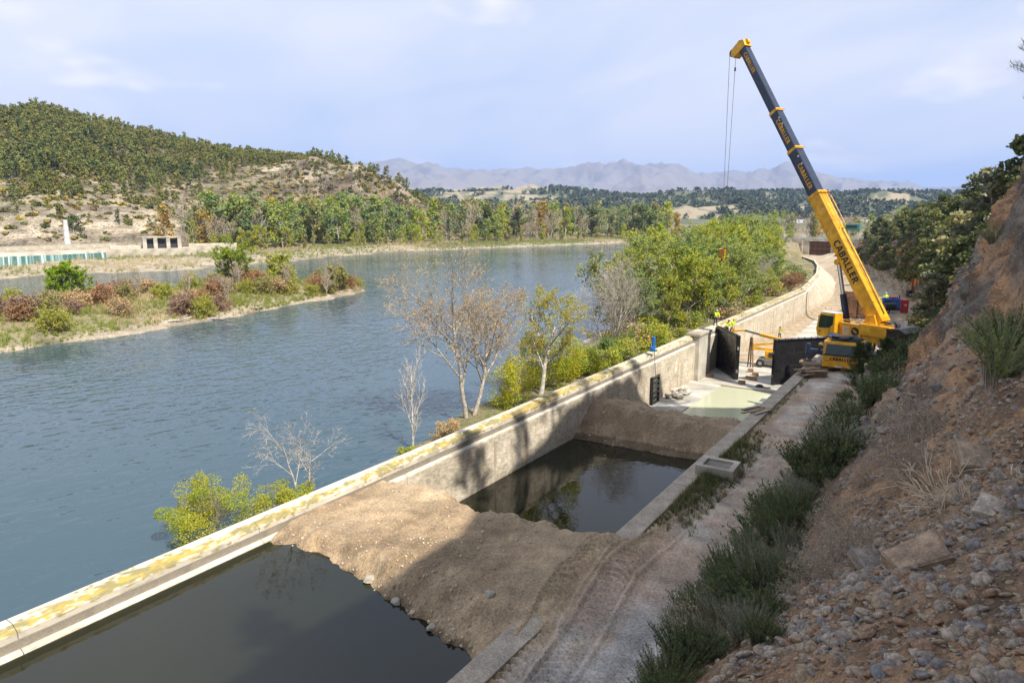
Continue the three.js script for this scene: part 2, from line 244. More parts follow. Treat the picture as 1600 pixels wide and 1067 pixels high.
{
  const N = 440, map = (u, c, k, lo, hi) => c + k * Math.sinh(Math.asinh((u < 0 ? lo : hi) / k) * Math.abs(u)) * Math.sign(u);
  const X = [], Z = []; for (let i = 0; i < N; i++) { X.push(map((i / (N - 1)) * 2 - 1, -105, 120, 9500, 3500)); Z.push(map((i / (N - 1)) * 2 - 1, -95, 120, 10500, 420)); }
  const D = new Map();
  const g = gridGeo(N, N, (i, j) => { const x = X[i], z = Z[j], d = landDist(x, z); D.set(j * N + i, d); return [x, inLock(x, z) ? -8 : groundY(x, z, d), z]; }, (i, j, [x, y, z]) => {
    const d = D.get(j * N + i), f = fbm(x * 0.05, z * 0.05, 4), f2 = fbm(x * 0.3 + 7, z * 0.3, 3);
    if (d < -0.3) return [0.16, 0.15, 0.10];
    const sand = [0.52, 0.45, 0.34], dry = [0.36, 0.30, 0.17], grass = [0.17, 0.21, 0.055];
    let c = mix3(sand, dry, sstep(1.5, 6 + f * 5, d + f2 * 3)); c = mix3(c, grass, clamp(f * 2.2 + f2 * 0.8 + 0.1) * sstep(1, 5, d));
    if (x < -150 && z > -210 && d > 0 && d < 16 + f * 10) c = mix3(c, sand, 0.8);
    const far = Math.max(sstep(-430, -800, z), sstep(-480, -800, x)); if (far > 0) c = mix3(c, f + f2 * 0.4 > 0.05 ? [0.10, 0.12, 0.05] : [0.30, 0.25, 0.15], far);
    return c;
  });
  structure('ground', g, M.ground);
}
{
  const s = new THREE.Shape([[-23.15, 60], [-23.15, -100], [-30, -124], [-48, -200], [-82, -322], [-60, -430], [0, -500], [-40, -590], [-150, -500], [-165, -362], [-200, -240], [-205, -134], [-214, -100], [-228, -60], [-230, 60]].map(([x, z]) => new THREE.Vector2(x, -z)));
  const g = new THREE.ShapeGeometry(s); g.rotateX(-Math.PI / 2); g.translate(0, RIVER, 0);
  const P = g.attributes.position.array, U = g.attributes.uv.array; for (let i = 0; i < P.length / 3; i++) { const x = P[i * 3], z = P[i * 3 + 2]; U[i * 2] = x * 0.9 + z * 0.25; U[i * 2 + 1] = z * 0.55 - x * 0.2; }
  structure('river', g, M.river);
}
// strip of bank right behind the lock wall
structure('bank_strip', gridGeo(22, 420, (i, j) => { const z = lerp(50, -232, j / 419), w = wallX(z)[0], x = lerp(w - 0.8, w - 6.6, i / 21); return [x, groundY(x, z) + 0.05, z]; }, (i, j, [x, y, z]) => { const f = fbm(x * 0.7, z * 0.5, 4); return y < RIVER - 0.05 ? [0.16, 0.15, 0.10] : mix3([0.40, 0.32, 0.20], [0.20, 0.22, 0.07], clamp(0.45 + f * 1.5)); }), M.ground);
// ---------------------------------------------------------------- lofted hills: rows of [x, y, z], one row per contour, toe to back
function loft(rows, nu, nv, disp) {
  const L = rows.map((r) => { const acc = [0]; for (let i = 1; i < r.length; i++) acc.push(acc[i - 1] + 1); return (u) => { const k = clamp(u) * (r.length - 1), i = Math.min(r.length - 2, Math.floor(k)), t = k - i; return [0, 1, 2].map((c) => { const p0 = r[Math.max(0, i - 1)][c], p1 = r[i][c], p2 = r[i + 1][c], p3 = r[Math.min(r.length - 1, i + 2)][c]; return 0.5 * (2 * p1 + (p2 - p0) * t + (2 * p0 - 5 * p1 + 4 * p2 - p3) * t * t + (3 * p1 - p0 - 3 * p2 + p3) * t * t * t); }); }; });
  return (i, j) => { const u = i / (nu - 1), v = (j / (nv - 1)) * (rows.length - 1), a = Math.min(rows.length - 2, Math.floor(v)), t = v - a, A = L[a](u), B = L[a + 1](u); const p = [lerp(A[0], B[0], t), lerp(A[1], B[1], t), lerp(A[2], B[2], t)]; return disp ? disp(p, u, v) : p; };
}
// wooded hill across the river, with sandy cuts above the weir and a rock knob at its end
const hillRidge = [[-638, 80, -80], [-588, 84, -138], [-517, 76, -196], [-509, 79, -215], [-500, 75, -237], [-491, 70, -261], [-472, 62, -296], [-451, 54.5, -345], [-435, 51, -361], [-421, 46, -388], [-396, 32, -426], [-375, 19, -449], [-350, 10, -488]];
const hillMid = [[-400, 24, -40], [-346, 22, -77], [-298, 21, -109], [-297, 24, -128], [-296, 23, -140], [-288, 20, -158], [-308, 25, -201], [-334, 37, -259], [-328, 41, -277], [-308, 35.5, -288], [-285, 23, -301], [-262, 12, -314], [-249, 6, -346]];
const hillToe = [[-299, 1.5, -30], [-266, 1.5, -57], [-240, 1.5, -87], [-238, 1.5, -98], [-237, 1.5, -108], [-234, 1.5, -128], [-248, 1.5, -162], [-270, 1.5, -208], [-282, 1.5, -237], [-274, 1.5, -255], [-262, 1.5, -276], [-248, 1.5, -297], [-236, 1.5, -330]];
const hillMid2 = hillMid.map((p, i) => { const r = hillRidge[i]; return [lerp(p[0], r[0], 0.5), lerp(p[1], r[1], 0.56), lerp(p[2], r[2], 0.5)]; });
const hillBack = hillRidge.map(([x, y, z]) => [x * 1.25, y * 0.5, z * 1.25]);
const HILLU = 300, HILLV = 130;
const hillAt = loft([hillToe, hillMid, hillMid2, hillRidge, hillBack], HILLU, HILLV, (p, u, v) => {
  const k = sstep(0.05, 0.5, v) * (1 - 0.6 * sstep(2.6, 3, v)); const knob = sstep(0.52, 0.62, u) * (1 - sstep(0.84, 0.95, u)) * sstep(0.1, 0.5, v) * (1 - sstep(1.3, 1.8, v));
  const r = fbm(p[0] * 0.03, p[2] * 0.03 + p[1] * 0.02, 5) * 7 + ridged(p[0] * 0.05 + p[1] * 0.05, p[2] * 0.05, 4) * 14 * (knob + 0.35 * (1 - sstep(0.6, 1.1, v))) - 3 * knob;
  return [p[0] + r * 0.7 * k, p[1] + r * 0.5 * k * (0.3 + knob), p[2] + r * 0.25 * k];
});
{
  const g = gridGeo(HILLU, HILLV, hillAt, (i, j, [x, y, z], n) => {
    const u = i / (HILLU - 1), v = (j / (HILLV - 1)) * 4, f = fbm(x * 0.02 + y * 0.015, z * 0.02, 5), f2 = fbm(x * 0.12, z * 0.12 + y * 0.1, 4);
    const sand = [0.70, 0.60, 0.45], rock = [0.50, 0.43, 0.34], soil = [0.36, 0.29, 0.17], green = [0.17, 0.19, 0.065];
    let c = mix3(soil, green, clamp(0.5 + f * 1.3 + f2 * 0.6)); c = mix3(c, sand, (1 - sstep(0.62, 1.2, v + f * 0.9 + f2 * 0.4)) * (1 - sstep(0.42, 0.55, u)) * clamp(1.05 + f2 * 0.7));
    const knob = sstep(0.5, 0.62, u + f * 0.05) * (1 - sstep(1.3, 1.7, v + f * 0.6)); c = mix3(c, mix3([0.36, 0.28, 0.21], [0.62, 0.53, 0.42], clamp(0.5 + f2 * 1.6)), clamp(knob * 1.2 - 0.1) * clamp(0.85 + f2));
    const cap = sstep(0.53, 0.56, u) * (1 - sstep(0.64, 0.69, u)) * sstep(0.85, 0.98, v) * (1 - sstep(1.5, 1.8, v)); c = mix3(c, sand, cap * 0.9);
    const bare = sstep(0.22, 0.42, f2 + f * 0.5); return mix3(c, rock, bare * 0.6);
  }, (i, j, p) => [p[2] - p[0] * 0.25, p[1] * 1.1 - p[0] * 0.8]);
  structure('hill', g, M.hill);
}
// low wooded hills beyond the valley, and the far mountain range
const midTop = [[-1500, 64, -960], [-1279, 61, -1114], [-1155, 63, -1197], [-1043, 70, -1273], [-956, 73, -1332], [-844, 76, -1407], [-742, 64, -1471], [-655, 61, -1529], [-530, 61, -1611], [-456, 67, -1662], [-367, 63, -1720], [-255, 63, -1794], [-155, 64, -1861], [-30, 61, -1943], [157, 66, -2069], [420, 70, -2240]];
const midAt = loft([midTop.map(([x, y, z]) => [x * 0.58, 2, z * 0.58]), midTop.map(([x, y, z]) => [x * 0.78, y * 0.38 + 4, z * 0.78]), midTop, midTop.map(([x, y, z]) => [x * 1.3, y * 0.9, z * 1.3]), midTop.map(([x, y, z]) => [x * 1.7, 12, z * 1.7])], 260, 70, (p, u, v) => { const k = sstep(0, 0.8, v); const h = fbm(p[0] * 0.006, p[2] * 0.006, 5) * 34 + fbm(p[0] * 0.03, p[2] * 0.03, 3) * 6; return [p[0], Math.max(0, p[1] + h * k * (v > 1.6 && v < 2.3 ? 0.45 : 1)), p[2]]; });
structure('wooded_hills', gridGeo(260, 70, midAt, (i, j, [x, y, z]) => { const f = fbm(x * 0.008, z * 0.008, 4), f2 = fbm(x * 0.05, z * 0.05, 3); let c = mix3([0.075, 0.085, 0.045], [0.12, 0.13, 0.06], clamp(0.5 + f2)); return mix3(c, [0.34, 0.27, 0.18], sstep(0.30, 0.40, f + f2 * 0.6) * 0.75); }), M.far);
const mtTop = [[-8700, 560, -2800], [-7546, 580, -3658], [-6729, 612, -4207], [-5965, 620, -4717], [-5633, 583, -4929], [-5303, 557, -5142], [-4860, 500, -5424], [-4419, 460, -5708], [-3983, 474, -6000], [-3435, 462, -6361], [-3164, 488, -6546], [-2671, 482, -6872], [-2281, 402, -7114], [-1900, 416, -7370], [-1576, 462, -7595], [-1246, 436, -7808], [-970, 410, -7986], [-581, 350, -8231], [-247, 288, -8439], [406, 310, -8879], [1222, 350, -9428], [2400, 380, -10100]];
const mtAt = loft([mtTop.map(([x, y, z]) => [x * 0.55, 10, z * 0.55]), mtTop.map(([x, y, z]) => [x * 0.74, y * 0.32, z * 0.74]), mtTop.map(([x, y, z]) => [x * 0.9, y * 0.72, z * 0.9]), mtTop, mtTop.map(([x, y, z]) => [x * 1.25, y * 0.4, z * 1.25])], 520, 110, (p, u, v) => { const k = sstep(0, 0.7, v), h = (ridged(p[0] * 0.0011, p[2] * 0.0011, 5) - 0.62) * 520; const top = 1 - 0.72 * sstep(2.4, 3, v) * (1 - sstep(3, 3.4, v)); return [p[0], Math.max(4, p[1] + h * k * top + fbm(p[0] * 0.005, p[2] * 0.005, 3) * 26 * k), p[2]]; });
structure('mountains', gridGeo(520, 110, mtAt, (i, j, [x, y, z], n) => { const f = fbm(x * 0.003, z * 0.003, 5), v = (j / 109) * 4; let c = mix3([0.035, 0.045, 0.035], [0.07, 0.072, 0.052], clamp(0.5 + f)); const f2 = fbm(x * 0.009 + 4, z * 0.009 + y * 0.012, 4), crag = sstep(0.42, 0.75, (1 - n[1]) * 1.1 + f * 0.6 + f2 * 0.7 + (y - 330) * 0.0012); return mix3(c, [0.30, 0.26, 0.24], crag * 0.6); }), M.far);

// ---------------------------------------------------------------- slope on the right: cutting above the road, rock spur, wooded side valley
const HS = [
  [30, [-4.5, 0, -2.8, 4, -1.4, 8.2, 0.2, 10.2, 3, 12.6, 6, 19, 12, 33, 44, 38]],
  [0, [-4.5, 0, -3.0, 4.4, -1.5, 8.6, 0.1, 10.2, 2.5, 11.6, 6, 19, 12, 34.5, 44, 40]],
  [-4, [-4.5, 0, -3.0, 4.4, -1.6, 8.4, 0, 9.65, 2.2, 10.7, 6, 19, 12, 34.5, 44, 40]],
  [-10, [-4.6, 0, -3.6, 3.1, -2.6, 6.1, -0.6, 7.9, 1.4, 9.6, 6, 19, 12, 34, 44, 40]],
  [-20, [-4.7, 0, -3.8, 2.5, -2.8, 5.2, -0.7, 7.7, 1.1, 9.9, 5, 19, 12, 39, 44, 43]],
  [-32, [-4.6, 0, -3.4, 2.0, -2.1, 4.8, -0.5, 7.9, 1.0, 11.4, 4.4, 19, 12, 42.5, 44, 46]],
  [-40, [-4.5, 0, -2.9, 1.8, -1.4, 4.9, -0.4, 7.9, 0.9, 12.3, 3.6, 18, 12, 42, 44, 45]],
  [-45, [-4.4, 0, -2.9, 1.6, -1.3, 4.4, -0.1, 7.2, 1.5, 11.5, 4.4, 17, 12, 37, 44, 40]],
  [-54, [-4.2, 0, -2.6, 1.2, -0.6, 3.0, 1.6, 5.5, 4.5, 9.2, 8, 14.5, 13, 25, 44, 30]],
  [-72, [-3.8, 0, -1.8, 1.3, 0.4, 3.2, 2.8, 6.2, 6, 9.5, 11, 13, 18, 17, 44, 23]],
  [-100, [-4.0, -0.3, -2.6, 2.2, -0.6, 5.5, 2, 8.5, 6, 12, 12, 15, 20, 18, 44, 22]],
  [-150, [-10.5, -2.6, -9, 0.5, -7, 4.6, -4, 8.5, 1, 12, 8, 15, 18, 18, 44, 22]],
  [-200, [-21, -3.6, -19.4, -0.5, -17, 3.4, -13, 7.0, -7, 10, 2, 13, 14, 16, 44, 20]],
  [-260, [-34, -3.6, -32, -1, -29, 2.0, -24, 5.0, -16, 8, -5, 10, 10, 13, 44, 17]],
  [-340, [-46, -3.0, -43, 0, -39, 2.5, -33, 5.0, -24, 7, -10, 9, 8, 11, 44, 14]],
];
const hsRow = table(HS.map(([z, a]) => [z, ...a]));
function slopeAt(z, t) { const r = hsRow(z), k = clamp(t, 0, 1) * 7, i = Math.min(6, Math.floor(k)), f = k - i; return [lerp(r[i * 2], r[i * 2 + 2], f), lerp(r[i * 2 + 1], r[i * 2 + 3], f)]; }
function slopePoint(z, t) {
  let [x, y] = slopeAt(z, t); const near = z > -16 ? 1 : 0.0, env = sstep(0, 0.05, t) * (1 - sstep(0.72, 0.9, t) * 0.6);
  const spur = sstep(-14, -26, z) * (1 - sstep(-50, -60, z));
  // bedding ledges on the spur run obliquely down the face
  const bed = y * 1.15 + z * 0.30 + x * 0.5, led = (ridged(bed * 0.9, z * 0.09 + 3, 3) - 0.55) * 0.9 + fbm(z * 0.35, y * 0.5, 4) * 0.6;
  const rough = fbm(z * 0.7 + 3, (x + y) * 0.7, 4) * 0.34 + fbm(z * 2.6, (x + y) * 2.6, 3) * 0.09;
  const far = sstep(-60, -110, z) * (fbm(z * 0.08, (x + y) * 0.09, 4) * 3.2);
  const gul = spur * (ridged(z * 0.22 + y * 0.05, y * 0.06 + 2, 3) - 0.6) * 0.9;
  const d = (rough * (0.55 + 0.75 * (1 - near)) + spur * (led * 0.75 + gul) + far) * env;
  return [x - d * 0.75, y + d * 0.62 + 0.04, z];
}
{
  const Z = []; for (let z = 30; z > 0; z -= 1) Z.push(z); for (let z = 0; z > -14; z -= 0.09) Z.push(z); for (let z = -14; z > -58; z -= 0.2) Z.push(z); for (let z = -58; z > -130; z -= 0.9) Z.push(z); for (let z = -130; z >= -342; z -= 2.5) Z.push(z);
  const NT = 130, ts = []; for (let i = 0; i < NT; i++) { const q = i / (NT - 1); ts.push(q < 0.82 ? (q / 0.82) * 0.66 : lerp(0.66, 1, (q - 0.82) / 0.18)); }
  const g = gridGeo(NT, Z.length, (i, j) => slopePoint(Z[j], ts[i]), (i, j, [x, y, z], n) => {
    const f = fbm(z * 0.5, (x + y) * 0.5, 4), f2 = fbm(z * 0.16 + 5, y * 0.3 - x * 0.2, 4), bed = n2((y * 1.15 + z * 0.30 + x * 0.5) * 0.8, z * 0.05) + f * 0.6;
    const brown = [0.34, 0.205, 0.11], orange = [0.54, 0.30, 0.14], grey = [0.235, 0.205, 0.175], tan = [0.45, 0.32, 0.20];
    let c = mix3(brown, tan, clamp(0.4 + f * 0.9)); const spur = sstep(-11, -20, z) * (1 - sstep(-50, -58, z));
    c = mix3(c, mix3(orange, grey, sstep(-0.1, 0.35, bed)), spur * 0.85); c = mix3(c, orange, sstep(0.08, 0.3, f2) * 0.5);
    if (z < -58) { c = mix3([0.20, 0.155, 0.105], [0.36, 0.30, 0.21], clamp(0.5 + f2 * 1.4 + f * 0.4)); const r = hsRow(z); c = mix3(c, [0.54, 0.44, 0.31], (1 - sstep(0.8, 3.2, y - r[1] + f * 1.2)) * sstep(-86, -100, z)); }
    return c;
  }, (i, j, p) => [p[2], p[1] * 1.05 + p[0] * 0.9]);
  const hs = structure('hillside', g, M.hillside); globalThis.hillsideMesh = hs;
}
// ---------------------------------------------------------------- road, earth dam across the lock, earth berm, excavated basin
const hump = (d, w) => Math.exp(-(d * d) / (w * w));
function roadY(x, z) {
  let y = fbm(x * 0.5, z * 0.3, 4) * 0.10 + fbm(x * 2.2, z * 2.2, 2) * 0.018;
  for (const [c, w, a] of [[-7.9, 0.32, 0.05], [-6.1, 0.34, 0.06], [-7.0, 0.4, -0.04]]) y -= a * hump(x - c - n2(z * 0.08, c) * 0.5, w);
  y += sstep(-5.6, -4.4, x) * 0.35;
  return y - 0.02;
}
// tyre tracks: lines with lug prints, in [x, z] from the road on to the dam
const tracks = [
  [[-8.5, -6], [-8.8, -11], [-9.3, -15], [-9.9, -18.5], [-10.2, -21], [-9.6, -24], [-8.9, -28], [-8.5, -36]],
  [[-7.6, -6], [-7.9, -12], [-8.3, -16.5], [-8.8, -20], [-8.6, -25], [-8.0, -31], [-7.6, -38]],
];
function trackY(x, z) {
  let y = 0;
  for (const tr of tracks) for (let i = 0; i + 1 < tr.length; i++) {
    const [ax, az] = tr[i], [bx, bz] = tr[i + 1], ex = bx - ax, ez = bz - az, L = Math.hypot(ex, ez), t = ((x - ax) * ex + (z - az) * ez) / (L * L); if (t < 0 || t >= 1) continue;
    const side = ((x - ax) * ez - (z - az) * ex) / L, a = Math.abs(side); if (a > 0.62) continue;
    const along = (t + i) * L + a * 0.55, lug = Math.abs(((along / 0.33) % 1) - 0.5) * 2; const fade = clamp(0.75 + 0.9 * n2(x * 0.45, z * 0.45));
    y += -0.06 * (1 - sstep(0.40, 0.5, a)) + 0.05 * hump(a - 0.55, 0.09) * (0.5 + fade * 0.5) + (1 - sstep(0.36, 0.46, a)) * 0.115 * sstep(0.35, 0.6, lug) * fade;
  }
  return y;
}
function damY(x, z) {
  // plateau between the near slope (water at z -14.5) and the far slope (pond at z -26.5)
  const lx = clamp((x + 22.2) / 12); const w = fbm(x * 0.35, z * 0.35, 4), rough = fbm(x * 1.5, z * 1.5, 4);
  const top = lerp(-0.42, 0.05, sstep(0, 0.85, lx)) - 0.15 * hump(lx - 0.45, 0.25) + w * 0.25;
  const near = lerp(-17.0, -15.8, lx) + w * 1.0, far = lerp(-22.6, -21.8, lx) - w * 0.9 - rough * 0.25;
  let y = top; y -= Math.max(0, z - near) * 0.62 * (1 + 0.35 * sstep(0.15, 0.02, lx)); y -= Math.max(0, far - z) * 0.95;
  // loose heap pushed up on the near half, crumbly
  y += 0.34 * hump(lx - 0.62, 0.26) * hump(z + 17.6, 1.7) + 0.16 * hump(lx - 0.42, 0.2) * hump(z + 20.2, 1.2);
  const crumble = sstep(0.0, 0.3, Math.abs(y - top)) + hump(lx - 0.55, 0.3); y += rough * 0.11 * clamp(crumble, 0.25, 1) + fbm(x * 4.5, z * 4.5, 3) * 0.045 * clamp(crumble, 0.3, 1);
  y += (ridged(x * 0.9 + z * 0.2, z * 0.35, 3) - 0.6) * 0.30 * sstep(0.1, 0.6, top - y);
  return Math.max(y, -5.5);
}
function groundLevel(x, z) { // road and dam as one surface, either side of the coping
  const k = sstep(-10.9, -9.6, x), dz = sstep(-12.6, -15.2, z) * (1 - sstep(-21.5, -27, z));
  let y = lerp(damY(x, z), roadY(x, z), k); if (k > 0 && k < 1) y += 0;
  y += trackY(x, z) * (x > -11 ? 1 : 0); y += 0.10 * hump(x + 9.9, 1.1) * dz; const bury = hump((x + 9.8) / 1.5, 1) * sstep(-15.6, -17.4, z + fbm(x, z, 3) * 1.2) * (1 - sstep(-21.8, -23.2, z + fbm(x + 5, z, 3) * 1.2)); return y + 0.30 * bury + fbm(x * 1.8, z * 1.8, 3) * 0.07 * bury;
}
const dirtCol = (x, z, y) => { const f = fbm(x * 0.4, z * 0.25, 4), f2 = fbm(x * 1.7, z * 1.7, 3); let c = mix3([0.44, 0.32, 0.195], [0.60, 0.46, 0.30], clamp(0.5 + f * 1.1 + f2 * 0.35)); return c; };
const roadCol = (x, z) => { const f = fbm(x * 0.9 + 4, z * 0.12, 4), f2 = fbm(x * 1.3, z * 0.7, 4), q = fbm(x * 0.35, z * 0.35 + 8, 3); let c = mix3([0.52, 0.405, 0.30], [0.68, 0.61, 0.52], clamp(0.5 + f * 1.3 + f2 * 0.4)); c = mix3(c, [0.54, 0.34, 0.22], sstep(0.12, 0.34, q + f2 * 0.35) * 0.55); const ash = hump(x + 6.9, 1.5) * hump(z + 15.6, 3.2); return mix3(c, [0.50, 0.485, 0.47], clamp(ash * (1.1 + f2 * 1.6)) * 0.85); };
{
  const Z = []; for (let z = 4; z > -12; z -= 0.4) Z.push(z); for (let z = -12; z > -31; z -= 0.065) Z.push(z); for (let z = -31; z >= -90; z -= 0.3) Z.push(z);
  const X = []; for (let x = -9.35; x <= -3.6; x += 0.065) X.push(x);
  structure('road', gridGeo(X.length, Z.length, (i, j) => [X[i], groundLevel(X[i], Z[j]), Z[j]], (i, j, [x, y, z]) => mix3(roadCol(x, z), dirtCol(x, z), (1 - sstep(-9.2, -8.2, x + fbm(z * 0.5, x, 3) * 1.2)) * (1 - sstep(-40, -50, z) * 0.5))), M.earth);
}
{
  const X = [], Z = []; for (let x = -22.35; x < -9.36; x += 0.07) X.push(x); X.push(-9.352); for (let z = -11.6; z > -28.6; z -= 0.07) Z.push(z);
  structure('earth_dam', gridGeo(X.length, Z.length, (i, j) => [X[i], Math.min(groundLevel(X[i], Z[j]), X[i] > -10.3 ? (Z[j] > -14.2 || Z[j] < -22 ? -0.25 : 9) : 9), Z[j]], (i, j, [x, y, z]) => { const f2 = fbm(x * 1.2, z * 1.2, 4); let c = dirtCol(x, z, y); c = mix3(c, [0.31, 0.225, 0.135], hump((x + 15) / 4.5, 1) * hump((z + 17.2) / 2.4, 1) * clamp(0.55 + f2)); const wet = y < -0.62 && z > -17 ? clamp((-0.62 - y) * 3 + f2) : y < -3.2 ? 0.9 : 0; return mix3(c, [0.13, 0.095, 0.055], clamp(wet) * 0.85); }), M.earth);
}
function bermY(x, z) { const w = fbm(x * 0.4, z * 0.4, 4), crest = lerp(-1.55, -1.95, clamp((x + 22) / 10)) + w * 0.35; let y = crest - Math.max(0, z + 44.2 + w * 0.8) * 0.72 - Math.max(0, -46.4 - w - z) * 0.52; return y + fbm(x * 1.8, z * 1.8, 4) * 0.13 + fbm(x * 5, z * 5, 2) * 0.05; }
structure('earth_berm', gridGeo(170, 200, (i, j) => { const x = lerp(-22.3, -10.1, i / 169), z = lerp(-36, -54.5, j / 199); return [x, Math.max(-5.4, bermY(x, z)), z]; }, (i, j, [x, y, z]) => { const f = fbm(x * 0.8, z * 0.8, 4); return mix3(mix3([0.37, 0.265, 0.165], [0.48, 0.36, 0.235], clamp(0.5 + f)), [0.12, 0.085, 0.05], y < -3.25 ? 0.7 : 0); }), M.earth);
function basinY(x, z) {
  const r = hsRow(z), toe = r[0], ty = r[1], wx = wallX(z)[0]; let y = -4.62 + fbm(x * 0.12, z * 0.07, 4) * 0.5 * sstep(-118, -150, z) + fbm(x * 0.6, z * 0.4, 3) * 0.08;
  const e = toe - 0.5 - x; y = lerp(y, ty + 0.3, 1 - sstep(0, 7 + 5 * sstep(-90, -160, z), e)); // rises to the toe of the hill
  const bench = sstep(-13.5, -9.2, x) * (1 - sstep(-98, -132, z)); y = lerp(y, fbm(x * 0.4, z * 0.4, 3) * 0.12, bench);
  y += (ridged(x * 0.16, z * 0.05, 3) - 0.55) * 1.1 * sstep(-140, -190, z); return y;
}
structure('basin_floor', gridGeo(120, 300, (i, j) => { const z = lerp(-79, -338, j / 299), a = wallX(z)[0] - 1.2 - 22 * sstep(-222, -232, z), b = hsRow(z)[0] + 1.8, x = lerp(a, b, i / 119); return [x, basinY(x, z), z]; }, (i, j, [x, y, z]) => { const f = fbm(x * 0.2, z * 0.06, 4), f2 = fbm(x * 0.9, z * 0.6, 3); return mix3(mix3([0.52, 0.41, 0.28], [0.64, 0.54, 0.40], clamp(0.5 + f * 1.2 + f2 * 0.4)), [0.30, 0.22, 0.15], sstep(0.1, 0.4, fbm(x * 0.1 + 9, z * 0.05, 3)) * 0.7); }), M.earth);

// bed under the ponds, ponds, milky pool
structure('pond_bed', gridGeo(60, 120, (i, j) => { const x = lerp(-22.3, -10.1, i / 59), z = lerp(6, -45, j / 119); return [x, z > -20 ? lerp(-1.15, -3.4, sstep(-14.5, -6, z + fbm(x * 0.3, z * 0.3, 3) * 2)) : -4.15 + 0.35 * sstep(-31, -27, z) + fbm(x * 0.5, z * 0.5, 3) * 0.12, z]; }, (i, j, [x, y, z]) => { const f = fbm(x * 0.8, z * 0.8, 4); return mix3([0.15, 0.115, 0.06], [0.25, 0.20, 0.12], clamp(0.5 + f)); }), M.earth);
const sheet = (x0, x1, z0, z1, y) => { const g = new THREE.PlaneGeometry(x1 - x0, z0 - z1, 8, 8); g.rotateX(-Math.PI / 2); g.translate((x0 + x1) / 2, y, (z0 + z1) / 2); const P = g.attributes.position.array, U = g.attributes.uv.array; for (let i = 0; i < P.length / 3; i++) { U[i * 2] = P[i * 3]; U[i * 2 + 1] = P[i * 3 + 2]; } return g; };
structure('near_pond', sheet(-22.28, -10.15, 8, -16.8, -0.8), M.pond);
structure('middle_pond', sheet(-22.22, -10.15, -23.5, -44.5, -3.6), M.pond);
structure('milky_pool', sheet(-19.35, -10.2, -47, -66.2, -4.52), M.milky);
// ================================================================ LOCK
// colour of the long wall as one sheet of stains: u along the lock, v over the unrolled profile
const wallTex = tex(2048, (u, v) => {
  const z = u * 190, f = fbm(z * 0.5, v * 9, 5), f2 = fbm(z * 1.9 + 7, v * 22, 4), run = fbm(z * 2.6 + 3, v * 1.2, 4);
  let c = [0.79 + f * 0.12, 0.765 + f * 0.12, 0.715 + f * 0.12]; // pale cast concrete
  if (v > 0.26) { const g = fbm(z * 5.5, v * 60, 3); c = c.map((q, i) => q - 0.03 + g * 0.17 - [0, 0.012, 0.03][i]); }            // bush-hammered lower face
  const lich = sstep(0.16, 0.46, 0.62 * hump((v - 0.11) / 0.05, 1) + 0.5 * fbm(z * 0.22 + 2, v * 3, 4) + f2 * 0.30 + 0.55 * fbm(z * 6.5, v * 70, 4) - 0.16) * (v < 0.225 ? 1 : 0);
  c = mix3(c, mix3([0.72, 0.58, 0.22], [0.50, 0.47, 0.28], clamp(0.5 + f2 * 2.2 + fbm(z * 9, v * 80, 2))), lich * 0.80);
  const drip = sstep(0.10, 0.45, run + f2 * 0.5 + 0.5 * fbm(z * 0.3, 4, 3) - 0.02) * sstep(0.13, 0.17, v) * (1 - sstep(0.235, 0.26, v)); c = mix3(c, [0.48, 0.46, 0.42], drip * 0.38);
  const seep = sstep(0.05, 0.4, run * 0.9 + f * 0.5 - 0.05) * sstep(0.28, 0.34, v); c = mix3(c, [0.60, 0.53, 0.44], seep * 0.55);
  const tide = sstep(0.80, 0.90, v + f * 0.10); c = mix3(c, [0.60, 0.52, 0.42], tide * 0.25);
  return c;
}, true, 512);
wallTex.wrapT = THREE.ClampToEdgeWrapping;
M.wall = std(lin(0.88, 0.87, 0.85), { map: wallTex, bumpMap: rep(T.concB, 1 / 0.00526 * 0.7, 6.5), bumpScale: 0.012, roughness: 0.92 });
